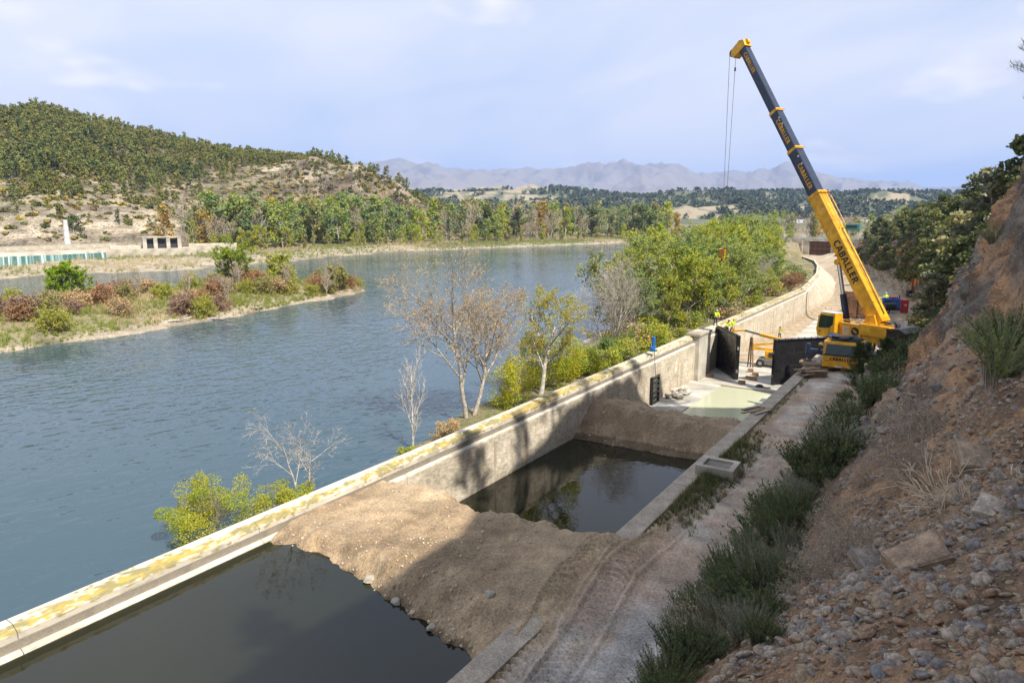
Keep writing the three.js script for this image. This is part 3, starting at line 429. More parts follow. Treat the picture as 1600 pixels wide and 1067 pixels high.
// profile from the river side over the top to the lock floor
const wallProfile = [[-23.2, -3.2], [-23.2, -0.02], [-23.17, 0], [-22.78, 0.0], [-22.52, -0.14], [-22.47, -0.2], [-22.45, -0.66], [-22.24, -0.74], [-22.2, -0.8], [-22.2, -4.9]];
const profLen = [0]; for (let i = 1; i < wallProfile.length; i++) profLen.push(profLen[i - 1] + Math.hypot(wallProfile[i][0] - wallProfile[i - 1][0], wallProfile[i][1] - wallProfile[i - 1][1]));
const vAt = [0, 0.02, 0.03, 0.075, 0.135, 0.15, 0.235, 0.262, 0.275, 1.0];
function wallPanel(z0, z1, shift0 = 0, shift1 = 0, foot0 = 0, foot1 = 0, n = 1) {
  const s = new Soup();
  for (let k = 0; k < n; k++) {
    const t0 = k / n, t1 = (k + 1) / n, A = (i, t) => { const [x, y] = wallProfile[i], low = clamp((-0.8 - y) / 4.1); return [x + lerp(shift0, shift1, t) + lerp(foot0, foot1, t) * low, y, lerp(z0, z1, t)]; }, U = (i, t) => [(8 - lerp(z0, z1, t)) / 190, vAt[i]];
    for (let i = 0; i + 1 < wallProfile.length; i++) { const a = A(i, t0), b = A(i + 1, t0), c = A(i + 1, t1), d = A(i, t1); s.tri(a, b, c, null, null, null, U(i, t0), U(i + 1, t0), U(i + 1, t1)); s.tri(a, c, d, null, null, null, U(i, t0), U(i + 1, t1), U(i, t1)); }
  }
  for (const [z, t, f] of [[z0, 0, 1], [z1, 1, 0]]) { const c = [-22.8 + lerp(shift0, shift1, t), -2, z]; for (let i = 0; i + 1 < wallProfile.length; i++) { const w = (q) => [wallProfile[q][0] + lerp(shift0, shift1, t) + lerp(foot0, foot1, t) * clamp((-0.8 - wallProfile[q][1]) / 4.1), wallProfile[q][1], z]; const u = [(8 - z) / 190, 0.6]; f ? s.tri(c, w(i + 1), w(i), null, null, null, u, u, u) : s.tri(c, w(i), w(i + 1), null, null, null, u, u, u); } }
  return s.done();
}
{
  const w = thing('lock_wall', 'long pale concrete lock wall with yellow lichen along its top beside the river', 'wall');
  const joints = [8, 0, -7.2, -15.6, -24, -31.6, -37.4, -43.6, -50, -57.2, -65.4];
  for (let i = 0; i + 1 < joints.length; i++) mesh('wall_panel', wallPanel(joints[i] - 0.012, joints[i + 1] + 0.012), M.wall, w);
  const j2 = [-65.4, -74.9, -84, -94, -104, -114, -124.6]; for (let i = 0; i + 1 < j2.length; i++) mesh('wall_panel', wallPanel(j2[i] - 0.012, j2[i + 1] + 0.012), M.wall, w);
  mesh('joint_filler', boxGeo(-22.75, -2.6, -58, 0.7, 4.4, 133), M.concDark, w);
}
{ // curved guide wall that flares out at the far end
  const w = thing('guide_wall', 'curved concrete guide wall with battered face at far end of the lock', 'wall');
  const zs = [-124.7, -133, -142, -151, -160, -168, -176, -184, -191, -198, -205, -211, -217, -223]; const foot = table([[-124, 0], [-142, 1.6], [-160, 2.8], [-184, 4.5], [-223, 5]]);
  for (let i = 0; i + 1 < zs.length; i++) mesh('wall_panel', wallPanel(zs[i], zs[i + 1] + 0.01, wallX(zs[i])[0] + 22.2, wallX(zs[i + 1])[0] + 22.2, foot(zs[i])[0], foot(zs[i + 1])[0], 3), M.wall, w);
}
{ // right-hand lock wall, its top forms the kerb of the road
  const w = thing('lock_side_wall', 'low concrete lock wall whose flat top edges the dirt road', 'wall');
  const js = [6, -3, -9, -15, -22, -28.5, -35, -41.5, -48, -55, -62, -69, -77, -84];
  for (let i = 0; i + 1 < js.length; i++) { const L = js[i] - js[i + 1] - 0.02, zc = (js[i] + js[i + 1]) / 2, dy = 0.012 * ((i * 7) % 3); mesh('coping_block', boxGeo(-9.78, -0.16 + dy, zc, 0.84, 0.44, L, 0.03), M.coping ??= std(lin(0.52, 0.455, 0.365), { map: rep(T.dirt, 0.35), bumpMap: rep(T.concB, 0.5), bumpScale: 0.02, roughness: 0.93 }), w); mesh('wall_panel', boxGeo(-9.85, -2.7, zc, 0.66, 4.6, L), M.conc, w); }
}
{ // pilaster in front of the left gate
  const t = thing('wall_pilaster', 'pale square concrete pilaster on the lock wall before the black gate', 'pilaster'); mesh('shaft', boxGeo(-22.1, -2.3, -69, 0.7, 5.2, 3.6, 0.05), M.slab, t); mesh('cap', boxGeo(-22.4, 0.16, -69, 1.5, 0.28, 3.9, 0.04), M.conc, t);
}
structure('lock_floor', boxGeo(-16.2, -4.78, -76.5, 12.2, 0.3, 20.6), M.slab);
{ const s = new Soup(); const pts = []; for (let k = 0; k <= 24; k++) pts.push([lerp(-79, -128, k / 24)]); const g = gridGeo(8, 40, (i, j) => { const z = lerp(-86.5, -132, j / 39), w = 2.6 + n2(z * 0.2, 3) * 0.4, x = -16.3 + (i / 7 - 0.5) * 2 * w + sstep(-100, -130, z) * -1.2; return [x, basinY(x, z) + 0.05, z]; }, null, (i, j, p) => [p[0], p[2]]); structure('concrete_apron', g, M.slab); }
structure('lock_platform', boxGeo(-20.7, -4.75, -56.4, 3.2, 0.62, 20.2, 0.03), M.slab);
{ const t = thing('gate_sill', 'low grey concrete sill across the lock between pool and gates', 'sill'); mesh('beam', boxGeo(-15.8, -4.56, -66.6, 11.4, 0.34, 0.7, 0.04), M.conc, t); mesh('step', boxGeo(-15.8, -4.68, -67.3, 11.4, 0.24, 0.8, 0.03), M.slab, t); }
{ const t = thing('concrete_chamber', 'small square concrete inspection box in grass beside the road', 'box', [-8.85, 0, -31.0], 0.04); const sh = new THREE.Shape([[-0.85, -0.75], [0.85, -0.75], [0.85, 0.75], [-0.85, 0.75]].map((p) => new THREE.Vector2(...p))); sh.holes.push(new THREE.Path([[-0.62, -0.52], [0.62, -0.52], [0.62, 0.52], [-0.62, 0.52]].map((p) => new THREE.Vector2(...p)))); const g = new THREE.ExtrudeGeometry(sh, { depth: 0.5, bevelEnabled: true, bevelSize: 0.02, bevelThickness: 0.02, bevelSegments: 1 }); g.rotateX(-Math.PI / 2); mesh('rim', new Soup().geo(g).done(), M.conc, t); mesh('fill', boxGeo(0, 0.2, 0, 1.22, 0.4, 1.02), M.concDark, t); }
// ---------------------------------------------------------------- the two black mitre gates
function gate(name, label, hx, hz, ex, ez, flip) {
  const L = Math.hypot(ex - hx, ez - hz), t = thing(name, label, 'lock gate', [hx, -4.6, hz], Math.atan2(-(ez - hz), ex - hx), 'black steel lock gates'); const H = 4.55, s = flip;
  mesh('skin_plate', boxGeo(L / 2, H / 2, 0, L - 0.3, H - 0.1, 0.05), M.blackPaint, t);
  for (let k = 0; k < 6; k++) mesh('rib', boxGeo(L / 2, 0.12 + k * 0.86, -0.2 * s, L - 0.34, 0.16, 0.34), M.black, t);
  for (let k = 1; k < 5; k++) mesh('stiffener', boxGeo((k * L) / 5, H / 2, -0.19 * s, 0.08, H - 0.2, 0.3), M.black, t);
  mesh('hinge_post', new Soup().geo(cyl(0.16, 0.16, H + 0.2, 14), new THREE.Matrix4().makeTranslation(0.14, H / 2, 0)).done(), M.black, t);
  const mp = mesh('mitre_post', boxGeo(L - 0.1, H / 2, -0.12 * s, 0.2, H, 0.44, 0.02), M.black, t);
  for (const y of [0.9, 3.3]) mesh('bracket', boxGeo(L + 0.02, y, -0.12 * s, 0.05, 0.34, 0.2), M.grey, mp);
  mesh('top_beam', boxGeo(L / 2, H, -0.1 * s, L, 0.12, 0.5, 0.02), M.black, t);
  for (let k = 0; k < 9; k++) mesh('bolt', new Soup().geo(cyl(0.055, 0.055, 0.1, 8), new THREE.Matrix4().makeTranslation(0.5 + (k * (L - 0.9)) / 8, H + 0.1, -0.02 * s)).done(), M.dark, t);
  for (const y of [0.5, 1.9, 3.2]) mesh('weld_seam', boxGeo(L * 0.45, y, 0.032 * s, L * 0.7, 0.03, 0.012), M.dark, t);
  return t;
}
gate('lock_gate', 'open black steel lock gate with workers at its top, hinged on the river wall', -22.35, -74.9, -18.74, -69.9, 1);
{ const g = gate('lock_gate', 'open black steel lock gate in front of the yellow lift, beside the crane', -10.4, -74.8, -15.0, -69.8, -1); mesh('gauge_plate', boxGeo(5.2, 0.85, 0.05, 0.13, 0.75, 0.02), M.white, g); }
{ // small sluice gate hung from a blue screw jack on the wall
  const t = thing('sluice_gate', 'small black ribbed sluice gate hanging on the wall below a blue jack', 'sluice gate', [-22.0, -4.4, -56.2], Math.PI / 2);
  for (const x of [-0.72, 0.72]) mesh('side_rail', boxGeo(x, 1.25, 0, 0.16, 2.5, 0.24), M.black, t);
  for (let k = 0; k < 6; k++) mesh('bar', boxGeo(0, 0.12 + k * 0.46, 0.03, 1.3, 0.12, 0.2), M.black, t);
  mesh('plate', boxGeo(0, 1.25, -0.07, 1.32, 2.4, 0.04), M.grey, t);
  mesh('rod', tubeGeo([[0, 2.4, 0.02], [0, 5.0, -0.25]], 0.035), M.grey, t); const j = mesh('jack', new Soup().geo(cyl(0.16, 0.16, 1.2, 14), new THREE.Matrix4().makeTranslation(0, 5.35, -0.3)).done(), M.jack, t);
  mesh('bracket', boxGeo(0, 4.75, -0.3, 0.5, 0.14, 0.5), M.jack, j); mesh('motor', boxGeo(-0.3, 5.0, -0.3, 0.5, 0.3, 0.3, 0.03), M.jack, j);
}
// ---------------------------------------------------------------- weir across the river with sluice house
{
  const t = thing('weir', 'long low weir with green water sliding down its face', 'weir'); 
  const s = new Soup(), R = rng(5); const path = [[-213.5, 60], [-205, -30], [-200, -72], [-199, -86], [-200.5, -97]]; const n = 420;
  const P = (k) => { const u = (k / n) * (path.length - 1), i = Math.min(path.length - 2, Math.floor(u)), f = u - i; return [lerp(path[i][0], path[i + 1][0], f), lerp(path[i][1], path[i + 1][1], f)]; };
  for (let k = 0; k < n; k++) { const a = P(k), b = P(k + 1), foam = clamp(0.42 + n2(k * 0.35, 2) * 0.5 + n2(k * 0.06, 9) * 0.3 + (R() - 0.5) * 0.4); s.col = mix3([0.035, 0.10, 0.085], [0.55, 0.64, 0.61], foam * foam * foam * 0.9); s.quad([a[0], 2.1, a[1]], [b[0], 2.1, b[1]], [b[0] + 3.8, -1.15, b[1] + 1.6], [a[0] + 3.8, -1.15, a[1] + 1.6]); }
  mesh('sliding_water', s.done(true), M.fall, t);
  const cr = new Soup(); for (let k = 0; k < n; k++) { const a = P(k), b = P(k + 1); cr.quad([a[0], 2.1, a[1]], [a[0] - 0.3, 2.7, a[1]], [b[0] - 0.3, 2.7, b[1]], [b[0], 2.1, b[1]]); cr.quad([a[0] - 0.3, 2.7, a[1]], [a[0] - 9, 2.7, a[1]], [b[0] - 9, 2.7, b[1]], [b[0] - 0.3, 2.7, b[1]]); cr.quad([a[0] - 9, 2.7, a[1]], [a[0] - 9, -1.5, a[1]], [b[0] - 9, -1.5, b[1]], [b[0] - 9, 2.7, b[1]]); } mesh('crest', cr.done(), M.conc, t);
  const b = thing('sluice_house', 'pale concrete sluice structure with dark gate slots at the end of the weir', 'sluice house', [-203, 0, -110], -0.42);
  mesh('base', boxGeo(0, 0.6, 0, 7, 4.2, 26), M.conc, b); mesh('parapet', boxGeo(-1.5, 3.1, 4, 3.4, 1.0, 11), M.conc, b); for (const z of [-8.6, -5.6, -2.2, 0.6]) mesh('pier', boxGeo(0.6, 4.2, z, 4.4, 3.4, 1.0), M.slab, b); mesh('deck', boxGeo(0.4, 5.95, -4, 5, 0.3, 10.5), M.conc, b); for (const z of [-7.1, -3.9, -0.8]) mesh('slot_gate', boxGeo(1.2, 3.9, z, 0.4, 3.2, 1.9), M.dark, b);
  const w = thing('bank_wall', 'low pale concrete retaining wall under the yellow trees on the far bank', 'wall', [-199, 0, -129], -0.5); mesh('face', boxGeo(0, 0.8, 0, 1.2, 5.0, 14), M.conc, w); mesh('top_rail', boxGeo(0, 3.5, 0, 0.25, 0.4, 14), M.conc, w);
  const r = thing('service_road_wall', 'pale low wall of the service track above the weir', 'wall', [-216, 0, -88], 0.06); mesh('face', boxGeo(0, 2.9, 0, 0.8, 2.2, 40), M.conc, r);
  const m = thing('white_post', 'white tapered post standing on the sandy bank above the weir', 'post', [-221, 3.0, -96.5]); mesh('shaft', new Soup().geo(cyl(0.55, 1.0, 8, 10), new THREE.Matrix4().makeTranslation(0, 4, 0)).done(), M.white, m); mesh('foot', boxGeo(0, 0.2, 0, 2.4, 0.6, 2.4, 0.05), M.conc, m);
}
// far end of the channel: concrete head wall with a dark opening and a green hoist
{
  const t = thing('head_wall', 'far concrete head wall with a dark gate opening at the end of the basin', 'wall', [-55, -4.6, -322], -0.16);
  mesh('wall_left', boxGeo(-10, 3.6, 0, 14, 7.2, 1.2), M.conc, t).name = 'wall_segment'; mesh('wall_segment', boxGeo(12.6, 3.6, 0, 13, 7.2, 1.2), M.conc, t); mesh('lintel', boxGeo(1.6, 6.6, 0.05, 9.2, 1.3, 1.4), M.slab, t); mesh('gate_panel', boxGeo(1.6, 3, -0.5, 9.0, 5.9, 0.3), M.rust, t); for (const x of [-16, -11, -6, 8, 13]) mesh('buttress', boxGeo(x, 3.2, 0.8, 0.6, 6.2, 0.7), M.conc, t);
  const h = thing('gate_hoist', 'small green gate hoist frame standing at the end of the basin', 'hoist', [-41, 2.4, -318], -0.1); for (const x of [-2.2, 2.2]) for (const z of [-1, 1]) mesh('leg', boxGeo(x, 2, z, 0.4, 4, 0.4), M.slab, h); mesh('cabin', boxGeo(0, 5.2, 0, 6, 2.6, 3, 0.1), M.green, h); mesh('window_band', boxGeo(0, 5.4, 1.52, 4, 1.1, 0.06), M.glass, h);
}
// village in the distance
{ const R = rng(71); for (const [x, y, z, w, h] of [[-188, 1.5, -970, 12, 7], [-176, 1.5, -985, 9, 9], [-200, 1.5, -995, 14, 6], [-150, 1.5, -995, 10, 8], [-139, 1.5, -1005, 13, 6], [-128, 1.5, -1012, 9, 9], [-165, 1.5, -1030, 12, 10], [-112, 1.5, -1020, 11, 7]]) { const t = thing('village_house', 'small white house of the distant village on the plain', 'house', [x, y, z], R() * 0.6, 'white houses of the distant village'); mesh('wall', boxGeo(0, h / 2, 0, w, h, 9), M.white, t); mesh('roof', prism([[-w / 2 - 0.5, h], [w / 2 + 0.5, h], [0, h + 2.4]], 9.8), M.rust, t); for (const q of [-0.25, 0.25]) mesh('window', boxGeo(q * w, h * 0.62, 4.53, 1.4, 1.7, 0.06), M.glass, t); } }
// ================================================================ MOBILE CRANE
const font = await new FontLoader().loadAsync('fonts/droid/droid_sans_bold.typeface.json');
function lettering(txt, size, depth = 0.015) { const g = new TextGeometry(txt, { font, size, depth, curveSegments: 3, bevelEnabled: false }); g.computeBoundingBox(); const b = g.boundingBox; g.translate(-(b.min.x + b.max.x) / 2, -(b.min.y + b.max.y) / 2, 0); return new Soup().geo(g).done(); }
const at3 = (g, x, y, z) => { g.translate(x, y, z); return g; };
const rail = (name, pts, r, mat, parent) => mesh(name, tubeGeo(pts, r, 6), mat, parent);
{
  const c = thing('mobile_crane', 'large yellow and dark blue mobile crane with its boom raised over the lock', 'crane', [-7.45, 0, -57.8]);
  // carrier: local x across, z back from the cab front (negative)
  const chassis = mesh('chassis', boxGeo(0, 0.95, -6.6, 1.3, 0.5, 11.6, 0.04), M.blue, c);
  mesh('deck', boxGeo(0, 1.38, -7.2, 2.7, 0.14, 9.2, 0.02), M.blue, c);
  for (const s of [-1, 1]) { mesh('side_box', boxGeo(s * 1.13, 0.98, -7.4, 0.46, 0.55, 2.0, 0.03), M.yellow, c); for (let k = 0; k < 4; k++) mesh('mudguard', boxGeo(s * 1.1, 1.28, [-1.6, -3.3, -9.0, -10.7][k], 0.62, 0.06, 1.35, 0.02), M.dark, c); }
  for (const z of [-1.6, -3.3, -9.0, -10.7]) for (const s of [-1, 1]) { const w = mesh('wheel', new Soup().geo(new THREE.TorusGeometry(0.46, 0.19, 10, 24).rotateY(Math.PI / 2).scale(1.25, 1, 1), new THREE.Matrix4().makeTranslation(s * 1.1, 0.65, z)).done(), M.rubber, c); mesh('rim', new Soup().geo(cyl(0.33, 0.33, 0.34, 18, 'x'), new THREE.Matrix4().makeTranslation(s * 1.1, 0.65, z)).geo(cyl(0.12, 0.12, 0.46, 10, 'x'), new THREE.Matrix4().makeTranslation(s * 1.1, 0.65, z)).done(), M.rim, w); }
  // driving cab
  const cab = mesh('driving_cab', prism([[0, 0.42], [0.08, 0.36], [1.9, 0.36], [1.9, 2.2], [1.78, 2.32], [0.32, 2.32], [0.2, 2.24], [0.02, 1.28]].map(([a, b]) => [-a, b]), 2.62, 0.03).rotateY(-Math.PI / 2), M.yellow, c);
  mesh('windscreen', prism([[-1.16, 1.34], [1.16, 1.34], [1.1, 2.12], [-1.1, 2.12]], 0.03, 0.01).applyMatrix4(new THREE.Matrix4().makeTranslation(0, 0, 0.03).multiply(new THREE.Matrix4().makeTranslation(0, 1.3, 0)).multiply(new THREE.Matrix4().makeRotationX(-0.19)).multiply(new THREE.Matrix4().makeTranslation(0, -1.3, 0))), M.glass, cab);
  mesh('screen_seal', boxGeo(0, 1.27, 0.035, 2.6, 0.12, 0.05, 0.01), M.dark, cab);
  for (const s of [-1, 1]) { mesh('side_window', boxGeo(s * 1.35, 1.75, -0.95, 0.03, 0.66, 1.1), M.glass, cab); mesh('headlight', boxGeo(s * 1.05, 0.56, 0.05, 0.34, 0.16, 0.05, 0.01), M.lens, cab); const mi = mesh('mirror_arm', tubeGeo([[s * 1.3, 2.1, 0], [s * 1.55, 2.05, 0.2], [s * 1.58, 1.75, 0.2]], 0.025), M.dark, cab); mesh('mirror', boxGeo(s * 1.58, 1.6, 0.2, 0.2, 0.42, 0.08, 0.02), M.dark, cab); }
  for (const x of [-0.5, 0.35]) rail('wiper', [[x, 1.32, 0.09], [x + 0.45, 1.72, 0.02]], 0.014, M.dark, cab);
  mesh('bumper', boxGeo(0, 0.52, 0.03, 2.66, 0.42, 0.16, 0.03), M.yellow, cab); mesh('number_plate', boxGeo(-0.1, 0.4, 0.12, 0.52, 0.13, 0.02), M.white, cab); mesh('tow_hook', boxGeo(0.15, 0.3, 0.1, 0.14, 0.2, 0.16, 0.02), M.red, cab); mesh('step', boxGeo(-1.2, 0.3, -0.2, 0.3, 0.08, 0.5), M.dark, cab);
  mesh('lettering', at3(lettering('CABALLER', 0.24, 0.02), 0, 0.98, 0.035), M.black, cab); mesh('marker_light', boxGeo(1.2, 0.55, 0.1, 0.14, 0.1, 0.03), M.lensRed, cab);
  for (let k = 0; k < 3; k++) mesh('warning_stripe', boxGeo(-1.15 + k * 0.12, 0.72, 0.045, 0.06, 0.12, 0.01), M.black, cab);
  const load = mesh('roof_load', boxGeo(0.1, 2.42, -0.95, 2.0, 0.14, 1.3, 0.06), M.tarp, c); for (let k = 0; k < 5; k++) mesh('folded_tarp', new Soup().geo(new THREE.SphereGeometry(0.42, 12, 8).scale(1.1, 0.34, 0.8), new THREE.Matrix4().makeTranslation(-0.9 + k * 0.48, 2.58 + (k % 2) * 0.1, -0.9 + (k % 3) * 0.2)).done(), M.tarp, load);
  // outriggers
  for (const [z, s, ex] of [[-2.45, -1, 1.5], [-2.45, 1, 1.0], [-11.9, -1, 1.6], [-11.9, 1, 1.0]]) { const o = mesh('outrigger', boxGeo(s * (1.35 + ex / 2), 0.98, z, ex + 0.2, 0.42, 0.4, 0.02), M.blue, c); mesh('jack_post', boxGeo(s * (1.35 + ex), 1.0, z, 0.3, 1.25, 0.34, 0.03), M.blue, o); mesh('leg', new Soup().geo(cyl(0.09, 0.09, 0.8, 12), new THREE.Matrix4().makeTranslation(s * (1.35 + ex), 0.34, z)).done(), M.steel, o); mesh('foot', new Soup().geo(cyl(0.32, 0.34, 0.1, 16), new THREE.Matrix4().makeTranslation(s * (1.35 + ex), 0.14, z)).done(), M.dark, o); mesh('timber_mat', boxGeo(s * (1.35 + ex), 0.06, z, 1.1, 0.14, 1.0), M.wood, o); mesh('hazard_mark', boxGeo(s * (1.35 + ex) + s * 0.16, 1.1, z, 0.02, 0.7, 0.2), M.white, o); }
  mesh('equipment_box', boxGeo(-1.15, 1.95, -3.4, 0.7, 1.0, 1.3, 0.03), M.blue, c); mesh('spare_box', boxGeo(0.7, 1.75, -3.4, 1.3, 0.65, 1.1, 0.05), M.tarp, c);
  // superstructure, slewed towards the river
  const S = new THREE.Group(); S.name = 'superstructure'; S.position.set(0.25, 1.5, -7.2); S.rotation.y = Math.atan2(0.447, -0.894); c.add(S); const slewed = (name) => { const g = new THREE.Group(); g.name = name; g.position.copy(S.position); g.rotation.y = S.rotation.y; c.add(g); return g; };
  mesh('turntable', new Soup().geo(cyl(1.05, 1.1, 0.3, 28), new THREE.Matrix4().makeTranslation(0, 0.05, 0)).done(), M.dark, S);
  mesh('slewing_frame', boxGeo(-0.9, 0.5, 0, 5.2, 0.7, 2.3, 0.05), M.yellow, S);
  for (const s of [-1, 1]) mesh('boom_cheek', prism([[-2.4, 0.6], [-0.6, 0.6], [-1.1, 2.35], [-1.75, 2.4]], 0.14, 0.02).translate(0, 0, s * 0.72), M.yellow, S);
  mesh('engine_housing', boxGeo(-2.2, 1.15, -0.95, 2.6, 0.95, 0.75, 0.05), M.yellow, S); mesh('winch_housing', boxGeo(-2.6, 1.0, 0.9, 2.2, 0.7, 0.7, 0.05), M.yellow, S);
  const rb = S; mesh('side_panel', boxGeo(0.0, 0.95, -1.1, 2.1, 1.15, 0.34, 0.03), M.yellow, S); for (let k = 0; k < 4; k++) mesh('white_stripe', boxGeo(0.35, 0.6 + k * 0.2, -1.285, 0.6, 0.1, 0.02), M.white, rb); mesh('round_emblem', new Soup().geo(cyl(0.36, 0.36, 0.03, 24, 'z'), new THREE.Matrix4().makeTranslation(-0.5, 0.9, -1.285)).done(), M.black, rb); mesh('emblem_stroke', new Soup().box(-0.5, 0.9, -1.305, 0.42, 0.11, 0.02, new THREE.Matrix4().makeTranslation(-0.5, 0.9, 0).multiply(new THREE.Matrix4().makeRotationZ(0.6)).multiply(new THREE.Matrix4().makeTranslation(0.5, -0.9, 0))).done(), M.yellow, rb);
  // operator's cab: faces local +x, on the near side
  const oc = slewed('operator_cab'); mesh('cab_shell', prism([[1.05, 0.15], [2.62, 0.15], [2.78, 0.75], [2.62, 1.9], [2.42, 2.18], [1.05, 2.18]], 0.98, 0.03).translate(0, 0, -1.35), M.yellow, oc);
  mesh('cab_roof', boxGeo(1.78, 2.27, -1.35, 1.5, 0.08, 1.0, 0.03), M.white, oc); mesh('door_window', prism([[1.5, 1.0], [2.58, 0.88], [2.5, 1.85], [2.38, 2.04], [1.2, 2.04], [1.2, 1.3]], 0.02).translate(0, 0, -1.88), M.glass, oc); mesh('window_bar', boxGeo(1.85, 1.48, -1.9, 0.07, 1.15, 0.02), M.dark, oc); mesh('front_window', boxGeo(2.74, 1.35, -1.35, 0.04, 1.1, 0.8), M.glass, oc); mesh('inner_dark', boxGeo(1.85, 1.5, -1.62, 1.2, 1.0, 0.3, 0.05), M.glass, oc); mesh('door_seam', boxGeo(1.5, 0.7, -1.9, 0.03, 0.9, 0.015), M.dark, oc); mesh('door_handle', boxGeo(2.45, 0.6, -1.9, 0.12, 0.12, 0.03), M.dark, oc);
  for (const [a, b] of [[[-3.4, 1.75, -1.3], [0.9, 1.75, -1.3]], [[-3.4, 1.75, -0.6], [0.9, 1.75, -0.6]]]) rail('guard_rail', [a, b], 0.03, M.yellow, S); for (let k = 0; k < 6; k++) rail('rail_post', [[-3.4 + k * 0.85, 1.2, -1.3], [-3.4 + k * 0.85, 1.75, -1.3], [-3.4 + k * 0.85, 1.75, -0.6]], 0.025, M.yellow, S);
  mesh('counterweight', prism([[-4.9, 0.25], [-3.4, 0.25], [-3.3, 1.5], [-4.3, 1.6], [-4.9, 1.3]], 2.7, 0.05), M.black, S); mesh('counterweight_slab', boxGeo(-3.9, 0.12, 0, 1.7, 0.3, 2.5, 0.05), M.black, S);
  for (const z of [-0.35, 0.35]) mesh('winch_drum', new Soup().geo(cyl(0.36, 0.36, 0.5, 18, 'z'), new THREE.Matrix4().makeTranslation(-2.9, 1.6, z)).done(), M.dark, S);
  // boom: its own frame with x along the boom
  const foot = [-1.5, 2.1, 0], EL = Math.atan2(24.9, 16.35), LEN = 29.8; const B = new THREE.Group(); B.name = 'boom'; B.position.set(...foot).applyAxisAngle(new THREE.Vector3(0, 1, 0), S.rotation.y).add(S.position); B.rotation.set(0, S.rotation.y, EL, 'YXZ'); c.add(B);
  const section = (w, h) => [[-w / 2, h / 2 - 0.06], [-w / 2 + 0.06, h / 2], [w / 2 - 0.06, h / 2], [w / 2, h / 2 - 0.06], [w / 2, -h * 0.14], [w * 0.36, -h * 0.40], [w * 0.16, -h / 2], [-w * 0.16, -h / 2], [-w * 0.36, -h * 0.40], [-w / 2, -h * 0.14]];
  const tubeSec = (name, x0, x1, w, h, mat) => { const g = prism(section(w, h), x1 - x0); g.rotateY(Math.PI / 2); g.translate((x0 + x1) / 2, 0, 0); return mesh(name, g, mat, B); };
  const b1 = B, b2 = B, b3 = B, b4 = B; tubeSec('base_section', -0.6, 12.3, 1.12, 1.42, M.yellow); tubeSec('boom_section', 12.3, 17.1, 0.98, 1.22, M.blue); tubeSec('boom_section', 17.1, 21.5, 0.86, 1.06, M.blue); tubeSec('boom_section', 21.5, 29.3, 0.76, 0.92, M.blue);
  for (const [x, w, h, p] of [[12.2, 1.22, 1.54, B], [17.1, 1.04, 1.3, B], [21.5, 0.92, 1.14, B]]) { const g = prism(section(w, h), 0.28); g.rotateY(Math.PI / 2); g.translate(x, 0, 0); mesh('collar', g, M.yellow, p); mesh('collar_rail', tubeGeo([[x - 0.1, h / 2 + 0.12, w / 2], [x - 0.1, h / 2 + 0.12, -w / 2]], 0.04), M.yellow, p); }
  for (const x of [1.2, 6.4, 9.3]) mesh('stiffening_band', boxGeo(x, 0.02, 0, 0.07, 1.44, 1.14), M.yellow, b1);
  rail('hose_rail', [[8.3, 0.72, -0.3], [8.6, 1.05, -0.3], [11.6, 1.05, -0.3], [12.0, 0.75, -0.3]], 0.04, M.yellow, b1); rail('hose_rail', [[8.3, 0.72, 0.3], [8.6, 1.05, 0.3], [11.6, 1.05, 0.3], [12.0, 0.75, 0.3]], 0.04, M.yellow, b1); rail('hose', [[0, 0.78, 0], [4, 0.84, 0.05], [8.4, 0.8, 0]], 0.045, M.dark, b1);
  // lettering on the face towards the road (local -z)
  const put = (txt, size, x, y, z, mat, parent) => { const g = lettering(txt, size, 0.02); g.rotateY(Math.PI); g.translate(x, y, z); return mesh('lettering', g, mat, parent); };
  put('CABALLER', 0.62, 5.4, 0.12, -0.565, M.black, b1); put('CABALLER', 0.40, 14.2, 0.16, -0.495, M.yellow, b2); put('CABALLER', 0.40, 19.2, 0.13, -0.435, M.yellow, b3); put('CABALLER', 0.36, 27.4, 0.12, -0.385, M.yellow, b4);
  for (const [x, y, p, z] of [[15.4, 0.42, b2, -0.495], [16.2, 0.42, b2, -0.495], [19.9, 0.38, b3, -0.435], [20.6, 0.38, b3, -0.435], [8.4, -0.2, b1, -0.565], [10.6, 0.3, b1, -0.565]]) mesh('bolt_plate', new Soup().geo(cyl(0.09, 0.09, 0.04, 12, 'z'), new THREE.Matrix4().makeTranslation(x, y, z)).done(), M.white, p);
  // head
  const hd = B; mesh('boom_head', prism([[29.2, -0.5], [29.2, 0.55], [29.8, 0.62], [30.1, 0.2], [30.0, -0.9], [29.6, -1.25], [29.2, -1.1]], 0.86, 0.03), M.yellow, B);
  for (const z of [-0.3, 0, 0.3]) mesh('sheave', new Soup().geo(cyl(0.38, 0.38, 0.12, 20, 'z'), new THREE.Matrix4().makeTranslation(29.75, -1.05, z)).done(), M.dark, hd); mesh('top_sheave', new Soup().geo(cyl(0.26, 0.26, 0.3, 16, 'z'), new THREE.Matrix4().makeTranslation(29.6, 0.62, 0)).done(), M.yellow, hd);
  // luffing cylinder between the frame and the boom
  const low = [0.95, -0.02 + 0.55, 0], hi = [foot[0] + Math.cos(EL) * 5.9 + Math.sin(EL) * 0.85, foot[1] + Math.sin(EL) * 5.9 - Math.cos(EL) * 0.85, 0], midp = low.map((v, i) => lerp(v, hi[i], 0.54));
  const ram = slewed('luffing_cylinder'); mesh('cylinder_barrel', tubeGeo([low, midp], 0.27, 16), M.blue, ram); mesh('piston_rod', tubeGeo([midp, hi], 0.17, 16), M.steel, ram); mesh('rod_eye', new Soup().geo(cyl(0.26, 0.26, 0.6, 14, 'z'), new THREE.Matrix4().makeTranslation(...hi)).done(), M.yellow, ram);
